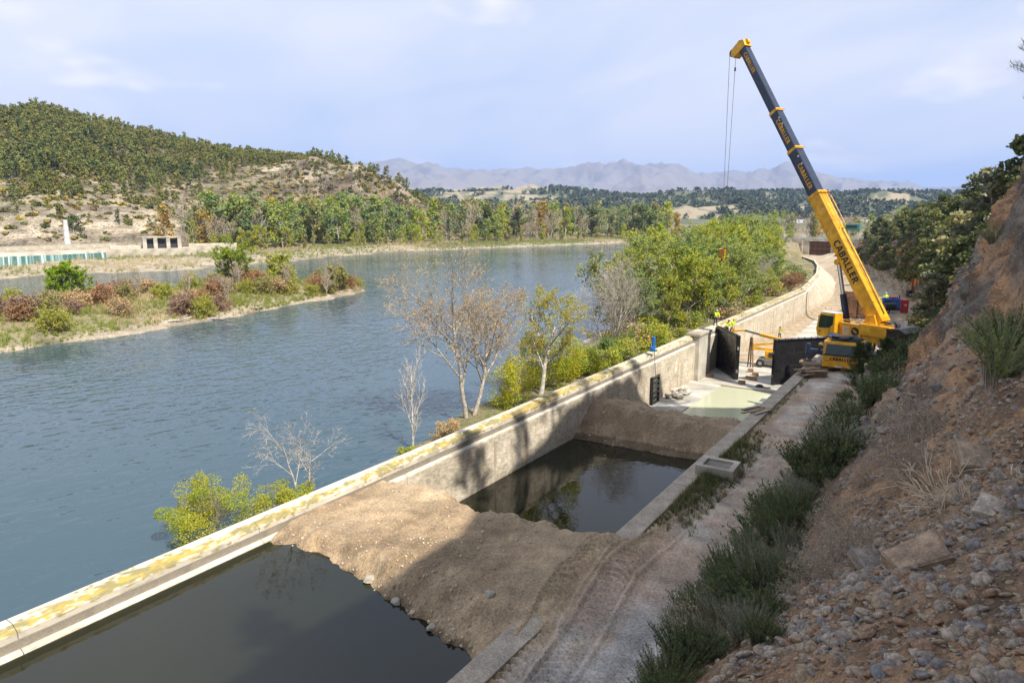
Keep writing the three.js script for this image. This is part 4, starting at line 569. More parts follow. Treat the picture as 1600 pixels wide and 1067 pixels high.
  // ropes and hook block hang from the head: world positions turned into the crane's frame
  c.updateMatrixWorld(true); const tip = new THREE.Vector3(29.95, -1.2, 0).applyMatrix4(B.matrixWorld).sub(c.position); const HY = 8.2;
  for (const dx of [-0.32, 0.3]) mesh('hoist_rope', tubeGeo([[tip.x + dx, tip.y, tip.z], [tip.x + dx * 0.35, HY + 0.5, tip.z]], 0.022, 5), M.cable, c);
  mesh('limit_switch', tubeGeo([[tip.x + 0.3, tip.y - 1.4, tip.z], [tip.x + 0.29, tip.y - 1.75, tip.z]], 0.08, 8), M.dark, c);
  const hb = mesh('hook_block', boxGeo(tip.x, HY, tip.z, 0.66, 1.0, 0.42, 0.08), M.yellow, c); for (let k = 0; k < 4; k++) { const g = prism([[-0.325, 0], [0.325, 0.22], [0.325, 0.34], [-0.325, 0.12]], 0.44); g.translate(tip.x, HY - 0.48 + k * 0.23, tip.z); mesh('black_stripe', g, M.black, hb); }
  mesh('hook', new Soup().geo(new THREE.TorusGeometry(0.2, 0.07, 8, 18, 4.6), new THREE.Matrix4().makeTranslation(tip.x, HY - 0.95, tip.z)).tube([[tip.x, HY - 0.45, tip.z], [tip.x, HY - 0.75, tip.z]], [0.08, 0.08], 8).done(), M.rust, hb);
}
// ---------------------------------------------------------------- articulated boom lift behind the right gate
{
  const t = thing('boom_lift', 'yellow articulated boom lift with grey chassis standing behind the black gates', 'boom lift', [-17.3, -4.6, -78.6], 0.1);
  const ch = mesh('chassis', boxGeo(0, 0.62, 0, 2.6, 0.5, 1.5, 0.06), M.grey, t); for (const [x, z] of [[-0.95, 0.85], [0.95, 0.85], [-0.95, -0.85], [0.95, -0.85]]) { const w = mesh('wheel', new Soup().geo(new THREE.TorusGeometry(0.32, 0.14, 10, 20).scale(1, 1, 1.3), new THREE.Matrix4().makeTranslation(x, 0.46, z)).done(), M.rubber, t); mesh('rim', new Soup().geo(cyl(0.22, 0.22, 0.26, 14, 'z'), new THREE.Matrix4().makeTranslation(x, 0.46, z)).done(), M.rim, w); }
  const tr = mesh('turret', boxGeo(0.2, 1.35, 0, 1.5, 0.95, 1.1, 0.08), M.yellow, t); mesh('control_panel', boxGeo(0.15, 1.4, 0.58, 0.6, 0.5, 0.04), M.dark, tr); mesh('counterweight', boxGeo(1.15, 1.3, 0, 0.6, 0.7, 1.1, 0.1), M.yellow, tr);
  const beam = (name, a, b, s, mat) => { const d = new THREE.Vector3(...b).sub(new THREE.Vector3(...a)), L = d.length(), g = new THREE.BoxGeometry(L, s, s * 0.9), m = new THREE.Matrix4().makeRotationFromQuaternion(new THREE.Quaternion().setFromUnitVectors(new THREE.Vector3(1, 0, 0), d.clone().normalize())).setPosition((a[0] + b[0]) / 2, (a[1] + b[1]) / 2, (a[2] + b[2]) / 2); return mesh(name, new Soup().geo(g, m).done(), mat, t); };
  beam('lower_arm', [0.4, 1.9, 0], [-1.9, 1.95, 0], 0.24, M.yellow); beam('lower_arm', [-1.9, 2.3, 0], [1.0, 2.75, 0], 0.22, M.yellow); mesh('knuckle', boxGeo(-1.9, 2.1, 0, 0.34, 0.7, 0.4, 0.05), M.yellow, t); mesh('knuckle', boxGeo(1.1, 2.95, 0, 0.36, 0.8, 0.4, 0.05), M.yellow, t);
  beam('main_boom', [1.1, 3.1, 0], [-1.3, 3.55, 0.05], 0.3, M.yellow); beam('telescope', [-1.3, 3.56, 0.05], [-2.9, 3.9, 0.1], 0.2, M.grey); beam('jib', [-2.9, 3.95, 0.1], [-4.2, 3.75, 0.2], 0.18, M.yellow);
  const bk = mesh('basket_floor', boxGeo(-4.55, 3.3, 0.3, 0.8, 0.06, 1.5), M.grey, t); for (const y of [3.8, 4.35]) mesh('basket_rail', tubeGeo([[-4.95, y, -0.45], [-4.15, y, -0.45], [-4.15, y, 1.05], [-4.95, y, 1.05], [-4.95, y, -0.45]], 0.03, 6), M.yellow, bk); for (const [x, z] of [[-4.95, -0.45], [-4.15, -0.45], [-4.15, 1.05], [-4.95, 1.05]]) mesh('basket_post', tubeGeo([[x, 3.3, z], [x, 4.35, z]], 0.03, 6), M.yellow, bk);
}
// ---------------------------------------------------------------- workers
function worker(label, pos, turn, o = {}) {
  const { arms = [[[-0.2, 1.42, 0], [-0.27, 1.14, 0.05], [-0.2, 0.98, 0.24]], [[0.2, 1.42, 0], [0.27, 1.14, 0.05], [0.2, 0.98, 0.24]]], lean = 0, legs = [[-0.1, -0.12], [0.1, 0.12]], vest = [0.55, 0.72, 0.02], pants = [0.035, 0.045, 0.08], sleeve = vest, helmet = M.white } = o;
  const bones = []; const L = (y, z) => [0, y, z + lean * Math.max(0, y - 0.95)]; const add = (a, b, ra, rb) => bones.push([a, b, ra, rb]);
  add(L(0.98, 0), L(1.2, 0.01), 0.145, 0.15); add(L(1.2, 0.01), L(1.42, 0), 0.15, 0.12); const sh = lean * 0.45; add([-0.16, 1.42, sh], [0.16, 1.42, sh], 0.085, 0.085); add(L(1.45, 0), L(1.56, 0.01), 0.06, 0.055); add([0, 1.64, 0.02 + lean * 0.68], [0, 1.7, 0.02 + lean * 0.72], 0.095, 0.095); add([0, 1.63, 0.1 + lean * 0.68], [0, 1.645, 0.12 + lean * 0.68], 0.03, 0.022);
  for (const [a, b, d] of arms) { const A = [a[0], a[1], a[2] + sh], Bq = [b[0], b[1], b[2] + sh], D = [d[0], d[1], d[2] + sh]; add(A, Bq, 0.07, 0.052); add(Bq, D, 0.052, 0.038); const e = [D[0] - Bq[0], D[1] - Bq[1], D[2] - Bq[2]], l = Math.hypot(...e); for (const q of [-0.025, 0, 0.025]) add([D[0] + q, D[1], D[2]], [D[0] + q + (e[0] / l) * 0.1, D[1] + (e[1] / l) * 0.1, D[2] + (e[2] / l) * 0.1], 0.028, 0.02); }
  for (const [x, z] of legs) { add([x * 0.85, 0.94, 0], [x * 1.05, 0.5, z * 0.5 + 0.03], 0.1, 0.075); add([x * 1.05, 0.5, z * 0.5 + 0.03], [x * 1.1, 0.09, z], 0.07, 0.05); add([x * 1.1, 0.05, z - 0.04], [x * 1.15, 0.045, z + 0.16], 0.055, 0.05); }
  const f = (p) => { let d = 9; for (const [a, b, ra, rb] of bones) { const ex = b[0] - a[0], ey = b[1] - a[1], ez = b[2] - a[2], t = clamp(((p[0] - a[0]) * ex + (p[1] - a[1]) * ey + (p[2] - a[2]) * ez) / (ex * ex + ey * ey + ez * ez + 1e-9)), q = Math.hypot(p[0] - a[0] - ex * t, p[1] - a[1] - ey * t, p[2] - a[2] - ez * t) - lerp(ra, rb, t); const h = clamp(0.5 + (0.5 * (d - q)) / 0.035); d = lerp(d, q, h) - 0.035 * h * (1 - h); } return d; };
  const n = 72, mc = new MarchingCubes(n, new THREE.MeshBasicMaterial(), false, false, 60000); mc.isolation = 0; const half = 0.98; const F = mc.field; for (let k = 0; k < n; k++) for (let j = 0; j < n; j++) for (let i = 0; i < n; i++) F[k * n * n + j * n + i] = -f([((i / n) * 2 - 1) * half, ((j / n) * 2 - 1) * half + 0.92, ((k / n) * 2 - 1) * half]);
  mc.update(); const cnt = mc.count, P = mc.positionArray.slice(0, cnt * 3), C = new Float32Array(cnt * 3), N = mc.normalArray.slice(0, cnt * 3);
  for (let i = 0; i < cnt; i++) { P[i * 3] *= half; P[i * 3 + 1] = P[i * 3 + 1] * half + 0.92; P[i * 3 + 2] *= half; const x = P[i * 3], y = P[i * 3 + 1], z = P[i * 3 + 2]; let col = y > 1.51 ? [0.42, 0.25, 0.17] : y < 0.14 ? [0.05, 0.035, 0.025] : y < 0.96 ? pants : Math.abs(x) > 0.17 ? sleeve : vest; if (y > 1.08 && y < 1.13 && Math.abs(x) < 0.2) col = [0.6, 0.6, 0.6]; for (const [, b, d] of arms) if (Math.hypot(x - d[0], y - d[1], z - d[2] - sh) < 0.13) col = [0.42, 0.25, 0.17]; C[i * 3] = col[0]; C[i * 3 + 1] = col[1]; C[i * 3 + 2] = col[2]; }
  const g = new THREE.BufferGeometry(); g.setAttribute('position', new THREE.BufferAttribute(P, 3)); g.setAttribute('color', new THREE.BufferAttribute(C, 3)); g.setAttribute('uv', new THREE.BufferAttribute(new Float32Array(cnt * 2), 2)); g.computeVertexNormals();
  const t = thing('person', label, 'person', pos, turn, 'construction workers in yellow vests'); mesh('body', g, M.skinV ??= std(lin(1, 1, 1), { vertexColors: true, roughness: 0.85 }), t);
  const he = new THREE.SphereGeometry(0.125, 16, 8, 0, 6.2832, 0, 1.7).scale(0.95, 0.9, 1.08); mesh('helmet', new Soup().geo(he, new THREE.Matrix4().makeTranslation(0, 1.7, 0.02 + lean * 0.72)).geo(cyl(0.15, 0.15, 0.02, 18), new THREE.Matrix4().makeTranslation(0, 1.7, 0.05 + lean * 0.72)).done(), helmet, t);
  return t;
}
const raise = [[[-0.2, 1.42, 0], [-0.36, 1.3, 0.16], [-0.12, 1.5, 0.24]], [[0.2, 1.42, 0], [0.36, 1.3, 0.16], [0.12, 1.5, 0.24]]];
const reach = [[[-0.2, 1.42, 0], [-0.24, 1.2, 0.22], [-0.14, 1.02, 0.42]], [[0.2, 1.42, 0], [0.24, 1.2, 0.22], [0.14, 1.02, 0.42]]];
worker('worker in yellow vest and jeans standing alone on the sunlit lock floor', [-20.3, -4.6, -96.7], 0.6, { arms: raise, vest: [0.40, 0.46, 0.04], pants: [0.07, 0.10, 0.16], helmet: M.dark });
worker('worker in yellow vest and white helmet standing on the wall above the open gate', [-22.75, 0.02, -75.4], 0.9, { arms: reach, lean: 0.25 });
worker('worker in yellow vest crouched over the gate top beside the helmeted worker', [-21.9, -1.25, -77.1], 0.7, { arms: reach, lean: 0.5, helmet: M.dark });
worker('worker in yellow vest standing in the basket of the boom lift', [-21.6, -1.22, -77.9], 1.2, { arms: reach, lean: 0.3, helmet: M.yellow });
worker('worker in bright lime jacket standing on the ground by the blue and red machines', [-8.7, 0.05, -105], 0.2, { vest: [0.62, 0.80, 0.06], pants: [0.5, 0.6, 0.1], helmet: M.white });
// ---------------------------------------------------------------- site clutter
{
  const pl = (label, pos, turn, seed, n, mat = M.woodGrey) => { const t = thing('plank_stack', label, 'planks', pos, turn), R = rng(seed); for (let k = 0; k < n; k++) { const g = boxGeo(0, 0, 0, 1.5 + R() * 0.9, 0.06, 0.2 + R() * 0.05); g.rotateY((R() - 0.5) * 0.5); g.translate((R() - 0.5) * 0.4, 0.05 + Math.floor(k / 4) * 0.075, -0.5 + (k % 4) * 0.27 + (R() - 0.5) * 0.1); mesh('plank', g, R() > 0.5 ? mat : M.wood, t); } return t; };
  pl('untidy stack of reddish boards on the road beside the right gate', [-8.9, 0.02, -55.0], 0.9, 3, 26); pl('small pile of boards under the crane outrigger beam', [-9.0, 0.02, -58.2], 0.2, 4, 20); pl('loose board ends lying on the coping beside the milky pool', [-9.9, 0.08, -42.6], 1.2, 8, 5, M.slab);
  const bx = (label, x, z, turn, sx) => { const t = thing('timber_block', label, 'timber', [x, -4.63, z], turn); mesh('beam', boxGeo(0, 0.16, 0, sx, 0.32, 0.36, 0.01), M.wood, t); mesh('batten', boxGeo(0, 0.35, 0, sx * 0.9, 0.05, 0.14), M.wood, t); };
  bx('yellow timber block lying farthest back on the slab between the gates', -18.4, -74.6, 0.2, 0.6); bx('yellow timber block in the middle of the three on the slab between the gates', -17.5, -73.1, 0.1, 0.65); bx('long yellow timber block nearest the sill between the gates', -17.4, -70.9, -0.05, 1.15); bx('short timber block on the slab close behind the sill', -17.7, -68.6, 0.15, 0.7); bx('timber block at the foot of the left gate hinge', -21.4, -69.9, 0.1, 0.7);
  const d = thing('coiled_hose', 'dark coiled hose lying on the slab in front of the right gate', 'hose', [-15.9, -4.6, -68.3]); mesh('coil', new Soup().geo(new THREE.TorusGeometry(0.32, 0.06, 8, 26).rotateX(Math.PI / 2), new THREE.Matrix4().makeTranslation(0, 0.06, 0)).geo(new THREE.TorusGeometry(0.24, 0.06, 8, 26).rotateX(Math.PI / 2), new THREE.Matrix4().makeTranslation(0.03, 0.15, 0)).done(), M.dark, d); mesh('hose_end', tubeGeo([[0.3, 0.05, 0], [0.7, 0.05, 0.2], [1.1, 0.05, 0.1]], 0.05), M.dark, d);
  const ld = thing('leaning_timbers', 'three yellow timber props leaning behind the left gate', 'timber', [-19.4, -4.6, -77.2]); for (let k = 0; k < 3; k++) mesh('prop', boxGeo(0, 1.7, 0, 0.12, 3.4, 0.16).rotateZ(0.06 * k - 0.05).translate(k * 0.32, 0, k * 0.1), M.wood, ld);
  const rp = thing('rusty_plate', 'brown rusty steel panel standing upright behind the crane cylinder', 'steel panel', [-10.2, 0, -90], 0.25); mesh('panel', boxGeo(0, 1.6, 0, 3.4, 3.2, 0.12), M.rust, rp); for (const x of [-1.6, 0, 1.6]) mesh('stiffener', boxGeo(x, 1.6, 0.1, 0.1, 3.1, 0.1), M.rust, rp);
  const ge = thing('generator', 'blue generator set with louvred side beside the crane counterweight', 'generator', [-7.6, 0.05, -101], 0.15); mesh('housing', boxGeo(0, 0.85, 0, 2.3, 1.3, 1.2, 0.06), M.sblue, ge); mesh('skid', boxGeo(0, 0.12, 0, 2.5, 0.2, 1.2), M.dark, ge); for (let k = 0; k < 5; k++) mesh('louvre', boxGeo(-0.5, 0.55 + k * 0.15, 0.62, 0.9, 0.06, 0.05), M.dark, ge); mesh('exhaust', tubeGeo([[0.8, 1.5, 0], [0.8, 1.9, 0]], 0.07), M.dark, ge); mesh('red_lid', boxGeo(0.1, 1.58, 0, 1.1, 0.18, 0.9, 0.03), M.red, ge);
  const rc = thing('red_tool_chest', 'red upright tool chest beside the blue generator', 'tool chest', [-6.0, 0.05, -98.5], 0.1); mesh('body', boxGeo(0, 0.85, 0, 0.9, 1.6, 0.8, 0.04), M.red, rc); for (let k = 0; k < 4; k++) mesh('drawer', boxGeo(0, 0.35 + k * 0.34, 0.41, 0.78, 0.28, 0.04, 0.01), M.red, rc); mesh('plate', boxGeo(0.1, 1.0, 0.44, 0.3, 0.2, 0.02), M.white, rc);
  const cp = thing('air_compressor', 'small dark wheeled compressor in front of the blue generator', 'compressor', [-7.5, 0.05, -97.2], 0.5); mesh('tank', new Soup().geo(cyl(0.42, 0.42, 1.3, 18, 'x'), new THREE.Matrix4().makeTranslation(0, 0.85, 0)).done(), M.dark, cp); mesh('frame', boxGeo(0, 0.35, 0, 1.6, 0.12, 0.8), M.grey, cp); for (const s of [-1, 1]) mesh('wheel', new Soup().geo(new THREE.TorusGeometry(0.2, 0.08, 8, 18), new THREE.Matrix4().makeTranslation(-0.4, 0.28, s * 0.45)).done(), M.rubber, cp);
  const of = thing('barrier_roll', 'roll of orange barrier mesh standing on the sandy bank', 'barrier', [-5.9, 0.1, -119]); const R = rng(31); for (let k = 0; k < 9; k++) mesh('orange_sheet', boxGeo(0, 1.3, 0, 0.5, 2.4 + R() * 0.5, 0.05).rotateY(R() * 3).translate((R() - 0.5) * 1.3, 0, (R() - 0.5) * 0.8), M.orange ??= std(lin(0.62, 0.22, 0.05), { roughness: 0.8 }), of); mesh('drum', new Soup().geo(cyl(0.4, 0.4, 1.0, 16), new THREE.Matrix4().makeTranslation(-0.9, 0.5, 0.9)).done(), M.dark, of);
  const rb = thing('rubble_heap', 'heap of broken grey stones on the platform at the wall foot', 'rubble', [-21.3, -4.42, -60.2]); const r2 = rng(9); for (let k = 0; k < 46; k++) { const g = new THREE.IcosahedronGeometry(0.16 + r2() * 0.16, 0); g.scale(1, 0.6, 1.2); g.rotateY(r2() * 6); g.translate((r2() - 0.5) * 1.6, 0.06 + r2() * 0.16, (r2() - 0.5) * 3.6); mesh('stone', new Soup().geo(g).done(), r2() > 0.5 ? M.slab : M.concDark, rb); }
  const cb = thing('black_cable', 'thin black cable trailing across the sandy basin floor from the wall', 'cable'); const cpnts = []; for (let k = 0; k <= 20; k++) { const t = k / 20, x = lerp(-21.9, -14.5, t), z = -124 + 14 * t + Math.sin(t * 7) * 1.2; cpnts.push([x, basinY(x, z) + 0.06, z]); } mesh('run', tubeGeo(cpnts, 0.05, 5), M.dark, cb); mesh('wall_drop', tubeGeo([[-22.1, -0.6, -124.2], [-22.1, -3, -124.1], [-21.9, -4.5, -124]], 0.05, 5), M.dark, cb);
}
// ================================================================ VEGETATION
const norm3 = (v) => { const l = Math.hypot(...v) || 1; return [v[0] / l, v[1] / l, v[2] / l]; };
function branching(o) {
  const R = rng(o.seed), wood = new Soup(), tips = [], lv0 = o.levels;
  const grow = (p, d, len, r, lv) => {
    const n = lv === 0 ? 6 : lv === lv0 ? 2 : 3, pts = [p], rad = [r]; let q = p, dir = d; const cv = o.curve ?? 0.28;
    for (let s = 0; s < n; s++) { dir = norm3([dir[0] + (R() - 0.5) * cv, dir[1] + (R() - 0.5) * cv + (o.up ?? 0.06), dir[2] + (R() - 0.5) * cv]); q = [q[0] + (dir[0] * len) / n, q[1] + (dir[1] * len) / n, q[2] + (dir[2] * len) / n]; pts.push(q); rad.push(Math.max(o.rmin ?? 0.006, r * lerp(1, 0.42, (s + 1) / n))); }
    wood.tube(pts, rad, lv === 0 ? 8 : lv === 1 ? 5 : 3);
    if (lv < lv0) { const k = o.n[lv], st = o.start?.[lv] ?? 0.3, ph = R() * 6.28; for (let i = 0; i < k; i++) { const t = Math.min(0.99, lerp(st, 1, (i + R() * 0.8) / k)) * n, a = Math.min(n - 1, Math.floor(t)), f = t - a, b = [0, 1, 2].map((c) => lerp(pts[a][c], pts[a + 1][c], f)), ax = norm3([pts[a + 1][0] - pts[a][0], pts[a + 1][1] - pts[a][1], pts[a + 1][2] - pts[a][2]]); const az = ph + i * 2.4 + (R() - 0.5) * 0.6, sp = (o.spread ?? 0.75) * (0.75 + R() * 0.5); let u = norm3([ax[1] * 0.3 - ax[2], ax[2] * 0.2 - ax[0] * 0.3, ax[0] - ax[1] * 0.2 + 0.01]); const k0 = u[0] * ax[0] + u[1] * ax[1] + u[2] * ax[2]; u = norm3([u[0] - k0 * ax[0], u[1] - k0 * ax[1], u[2] - k0 * ax[2]]); const w = [ax[1] * u[2] - ax[2] * u[1], ax[2] * u[0] - ax[0] * u[2], ax[0] * u[1] - ax[1] * u[0]]; const dd = norm3([0, 1, 2].map((c) => ax[c] * Math.cos(sp) + (u[c] * Math.cos(az) + w[c] * Math.sin(az)) * Math.sin(sp))); grow(b, dd, len * (o.ratio?.[lv] ?? 0.58) * (1.15 - 0.5 * (t / n)) * (0.75 + R() * 0.5), Math.max(o.rmin ?? 0.006, lerp(rad[a], rad[a + 1], f) * 0.6), lv + 1); } }
    else tips.push(pts);
    if (lv === lv0 - 1) tips.push(pts.slice(-2));
  };
  const stems = o.stems ?? 1; for (let s = 0; s < stems; s++) { const a = s * 2.4 + R(), l = stems > 1 ? o.stemLean ?? 0.28 : 0.06; grow([stems > 1 ? Math.cos(a) * 0.15 : 0, -0.3, stems > 1 ? Math.sin(a) * 0.15 : 0], norm3([Math.cos(a) * l + (o.lean?.[0] ?? 0), 1, Math.sin(a) * l + (o.lean?.[1] ?? 0)]), o.h * (o.trunk ?? 0.75) * (0.8 + R() * 0.3), o.r ?? o.h * 0.022, 0); }
  return { wood, tips, R };
}
// leaves scattered round the twigs; cols = list of leaf tints
function foliage(b, per, jitter, size, cols, keep = 1) { const s = new Soup(), R = b.R; for (const pts of b.tips) { if (R() > keep) continue; s.col = cols[Math.floor(R() * cols.length)]; const c0 = s.col; for (let k = 0; k < per; k++) { const i = Math.floor(R() * (pts.length - 1)), t = R(), v = 0.8 + R() * 0.4; s.col = [c0[0] * v, c0[1] * v, c0[2] * v]; s.leaf(lerp(pts[i][0], pts[i + 1][0], t) + (R() + R() - 1) * jitter, lerp(pts[i][1], pts[i + 1][1], t) + (R() + R() - 1) * jitter, lerp(pts[i][2], pts[i + 1][2], t) + (R() + R() - 1) * jitter, size * (0.7 + R() * 0.6), R); } } return s; }
// a crown as clumps of leaves through an uneven volume: lobes [x, y, z, r]
function lobes(s, list, n, size, cols, R, flat = 0) { for (const [x, y, z, r, ry = r] of list) { const c0 = cols[Math.floor(R() * cols.length)]; for (let k = 0; k < n; k++) { const a = R() * 6.2832, t = R() * 2 - 1, q = Math.sqrt(1 - t * t), rr = Math.cbrt(0.25 + 0.75 * R()) * (0.8 + 0.35 * R()), v = 0.78 + R() * 0.44; s.col = [c0[0] * v, c0[1] * v, c0[2] * v]; s.leaf(x + q * Math.cos(a) * r * rr, y + t * ry * rr, z + q * Math.sin(a) * r * rr, size * (0.7 + R() * 0.6), R, flat); } } return s; }
function makeTree(name, label, cat, group, wood, woodMat, crown, crownMat) { const t = new THREE.Group(); t.name = name; mesh('trunk', wood.done(), woodMat, t); if (crown) mesh('crown', crown.done(true), crownMat, t); tag(t, label, cat, group); return t; }
const placed = []; const baseOf = {};
function plant(proto, x, y, z, scale = 1, turn = 0, label, group, crownMat, name) {
  const c = proto.clone(); c.name = numbered(name ?? proto.name); c.position.set(x, y, z); c.scale.set(scale, scale * (0.94 + 0.12 * hash(Math.round(x * 7), Math.round(z * 7), 3)), scale); c.rotation.y = turn; c.userData = { ...proto.userData }; if (label) c.userData.label = label; if (group) c.userData.group = group; if (crownMat) for (const m of c.children) if (m.name === 'crown') m.material = crownMat; scene.add(c); return c;
}
const G1 = [[1, 1, 1], [1.15, 1.05, 0.9], [0.85, 0.95, 0.9], [1.25, 1.12, 0.7]];
const leafBright = leafMat(0.34, 0.38, 0.05, 0.45), leafGreen = leafMat(0.18, 0.255, 0.07, 0.4), leafYellow = leafMat(0.37, 0.40, 0.05, 0.5), leafGrey = leafMat(0.27, 0.30, 0.15, 0.4), leafOlive = leafMat(0.29, 0.28, 0.10), leafPine = leafMat(0.085, 0.115, 0.04, 0.2), leafPineL = leafMat(0.165, 0.195, 0.06, 0.2), leafOchre = leafMat(0.40, 0.29, 0.08), leafTan = leafMat(0.46, 0.35, 0.21), leafDarkBush = leafMat(0.095, 0.125, 0.045, 0.25), leafRust = leafMat(0.36, 0.21, 0.11), leafSage = leafMat(0.16, 0.185, 0.115, 0.25), leafPoplar = leafMat(0.29, 0.35, 0.10, 0.45);

// ---- riverside trees behind the lock wall
{
  const leafy = []; for (let k = 0; k < 6; k++) { const b = branching({ seed: 100 + k, h: 8, levels: 3, n: [9, 6, 4], spread: 0.72, ratio: [0.55, 0.55, 0.55], start: [0.18, 0.25, 0.2], stems: k % 2 ? 2 : 1, up: 0.05, r: 0.13 }); const f = foliage(b, k % 3 === 2 ? 12 : 16, 0.30, 0.17, G1); leafy.push(makeTree('riverside_tree', '', 'tree', 'leafy trees on the bank behind the lock wall', b.wood, M.barkPale, f, leafBright)); }
  const mats = [leafBright, leafGreen, leafBright, leafPoplar, leafPoplar, leafGrey]; const R = rng(44);
  const spots = [[-28.4, -66, 0.95, 1], [-31.2, -69, 0.98, 5], [-27.2, -72, 0.8, 0], [-27.0, -78, 0.95, 0], [-30.5, -76, 1.12, 4], [-34.5, -80, 1.15, 3], [-27.3, -84, 1.05, 4], [-31.5, -87, 1.15, 1], [-36, -91, 1.2, 4], [-27.2, -91, 1.08, 3], [-30.6, -97, 1.2, 0], [-35, -101, 1.25, 4], [-40, -105, 1.2, 1], [-27.4, -101, 1.05, 4], [-28.8, -108, 1.25, 0], [-33.6, -113, 1.3, 0], [-39, -117, 1.25, 4], [-27.8, -117, 1.05, 4], [-31, -123, 1.25, 0], [-36.5, -128, 1.3, 3], [-43, -132, 1.3, 4], [-31.5, -134, 1.2, 0], [-35, -142, 1.3, 3], [-41, -148, 1.35, 0], [-36, -156, 1.25, 4], [-46, -160, 1.35, 3], [-39.5, -168, 1.3, 0], [-50, -178, 1.4, 1], [-44, -186, 1.4, 4], [-56, -200, 1.4, 0], [-49, -206, 1.4, 3], [-62, -224, 1.45, 4], [-54, -232, 1.4, 1], [-25.6, -87, 0.8, 0], [-25.5, -95, 0.85, 4], [-25.8, -104, 0.8, 0], [-26, -112, 0.9, 1], [-33, -74, 1.05, 0], [-29, -82, 1.15, 0], [-38, -97, 1.3, 0], [-25.4, -81, 0.75, 1], [-31, -92, 1.2, 0], [-33.5, -106, 1.35, 4], [-36.5, -121, 1.35, 0], [-29.5, -115, 1.2, 3]];
  spots.forEach(([x, z, s, m], i) => { const first = i < 12; plant(leafy[i % 6], x, groundY(x, z) - 0.1, z, s * 1.13, R() * 6.28, first ? `${['light green', 'dark green', 'yellow green', 'silvery green'][[0, 1, 2, 2, 2, 3][m]]} leafy tree crowding behind the lock wall near the black gates` : `${['light green', 'dark green', 'yellow green', 'fresh green', 'pale green', 'silvery green'][m]} tree ${z > -100 ? 'behind the wall just past the black gates' : z > -125 ? 'along the straight wall beyond the hook' : z > -165 ? 'beside the start of the curved guide wall' : 'at the end of the guide wall'}${x < wallX(z)[0] - 9 ? ', river side' : ''}`, 'leafy trees on the bank behind the lock wall', mats[m]); });
  // bare and budding trees
  const bare = (name, label, o, pos, turn, wm, f, fm) => { const b = branching(o), t = makeTree(name, label, 'tree', undefined, b.wood, wm, f ? foliage(b, ...f) : null, fm); plant(t, pos[0], pos[1], pos[2], pos[3] ?? 1, turn); };
  bare('budding_tree', 'tall pale tree with tan buds and spreading limbs in front of the open river', { seed: 7, h: 9.2, levels: 4, n: [8, 7, 6, 4], spread: 0.68, ratio: [0.66, 0.6, 0.55, 0.5], start: [0.25, 0.2, 0.2, 0.2], stems: 2, up: 0.05, r: 0.13, rmin: 0.007 }, [-26.4, -1.2, -34.6, 1.22], 1.1, M.barkPale, [5, 0.12, 0.055, G1, 0.9], leafTan);
  bare('budding_tree', 'pale forked tree with orange yellow young leaves behind the lock wall', { seed: 12, h: 7.6, levels: 4, n: [7, 6, 5, 3], spread: 0.7, ratio: [0.64, 0.6, 0.55, 0.5], start: [0.3, 0.2, 0.2, 0.2], stems: 1, up: 0.05, r: 0.17, lean: [0.25, -0.12], rmin: 0.007 }, [-25.0, -1.0, -41.2, 1.15], 0.6, M.barkWhite, [9, 0.2, 0.085, [[1.15, 0.95, 0.8], [1, 1, 1], [1.25, 0.9, 0.7]], 0.95], leafYellow);
  bare('bare_tree', 'grey leafless multi-stemmed tree beside the green riverside trees', { seed: 21, h: 8.2, levels: 4, n: [8, 6, 5, 3], spread: 0.5, ratio: [0.6, 0.58, 0.55, 0.5], start: [0.2, 0.2, 0.2, 0.2], stems: 4, up: 0.06, r: 0.1, rmin: 0.007 }, [-27.6, -1.0, -58.5, 1.12], 0.2, M.barkPale);
  bare('bare_tree', 'small white leafless poplar standing over the river by the wall', { seed: 25, h: 5.6, levels: 3, n: [12, 6, 4], spread: 0.42, ratio: [0.45, 0.5, 0.5], start: [0.12, 0.2, 0.2], up: 0.10, r: 0.07, rmin: 0.008 }, [-25.8, -1.2, -28.4], 0, M.barkWhite);
  bare('bare_tree', 'small pale leafless tree rising from the yellow green bush by the wall', { seed: 29, h: 3.9, levels: 4, n: [5, 5, 4, 3], spread: 0.7, ratio: [0.7, 0.6, 0.55, 0.5], stems: 2, r: 0.055, rmin: 0.006, up: 0.03 }, [-24.5, -0.8, -19.4], 1.2, M.barkWhite);
  bare('bare_tree', 'pale leafless tree among the green trees behind the hanging hook', { seed: 33, h: 9, levels: 4, n: [7, 6, 5, 3], spread: 0.5, stems: 3, r: 0.1, rmin: 0.008, up: 0.07 }, [-26.3, -0.8, -97], 0.8, M.barkWhite);
  bare('bare_bush', 'reddish brown leafless bush overhanging the wall before the curved guide wall', { seed: 35, h: 4.2, levels: 3, n: [7, 6, 5], spread: 0.75, stems: 6, r: 0.05, rmin: 0.012, up: 0.0 }, [-24.6, -0.6, -122], 0, M.twigBrown, [4, 0.12, 0.10, G1, 0.8], leafRust);
  const bush = (seed, label, x, y, z, w, h, mat, leaf, n = 150) => { const R = rng(seed), L = []; for (let k = 0; k < 36; k++) { const a = R() * 6.28, r = Math.pow(R(), 0.6) * w * 0.8; L.push([Math.cos(a) * r, h * (0.10 + 0.76 * R()) * (1 - 0.4 * r / w), Math.sin(a) * r, w * (0.15 + R() * 0.19), h * (0.09 + 0.12 * R())]); } const b = branching({ seed, h: h * 0.8, levels: 2, n: [6, 5], spread: 0.6, stems: 6, r: 0.03, rmin: 0.006 }); plant(makeTree('bush', label, 'bush', undefined, b.wood, M.bark, lobes(new Soup(), L, Math.round(n * 0.6), leaf, G1, R), mat), x, y, z); };
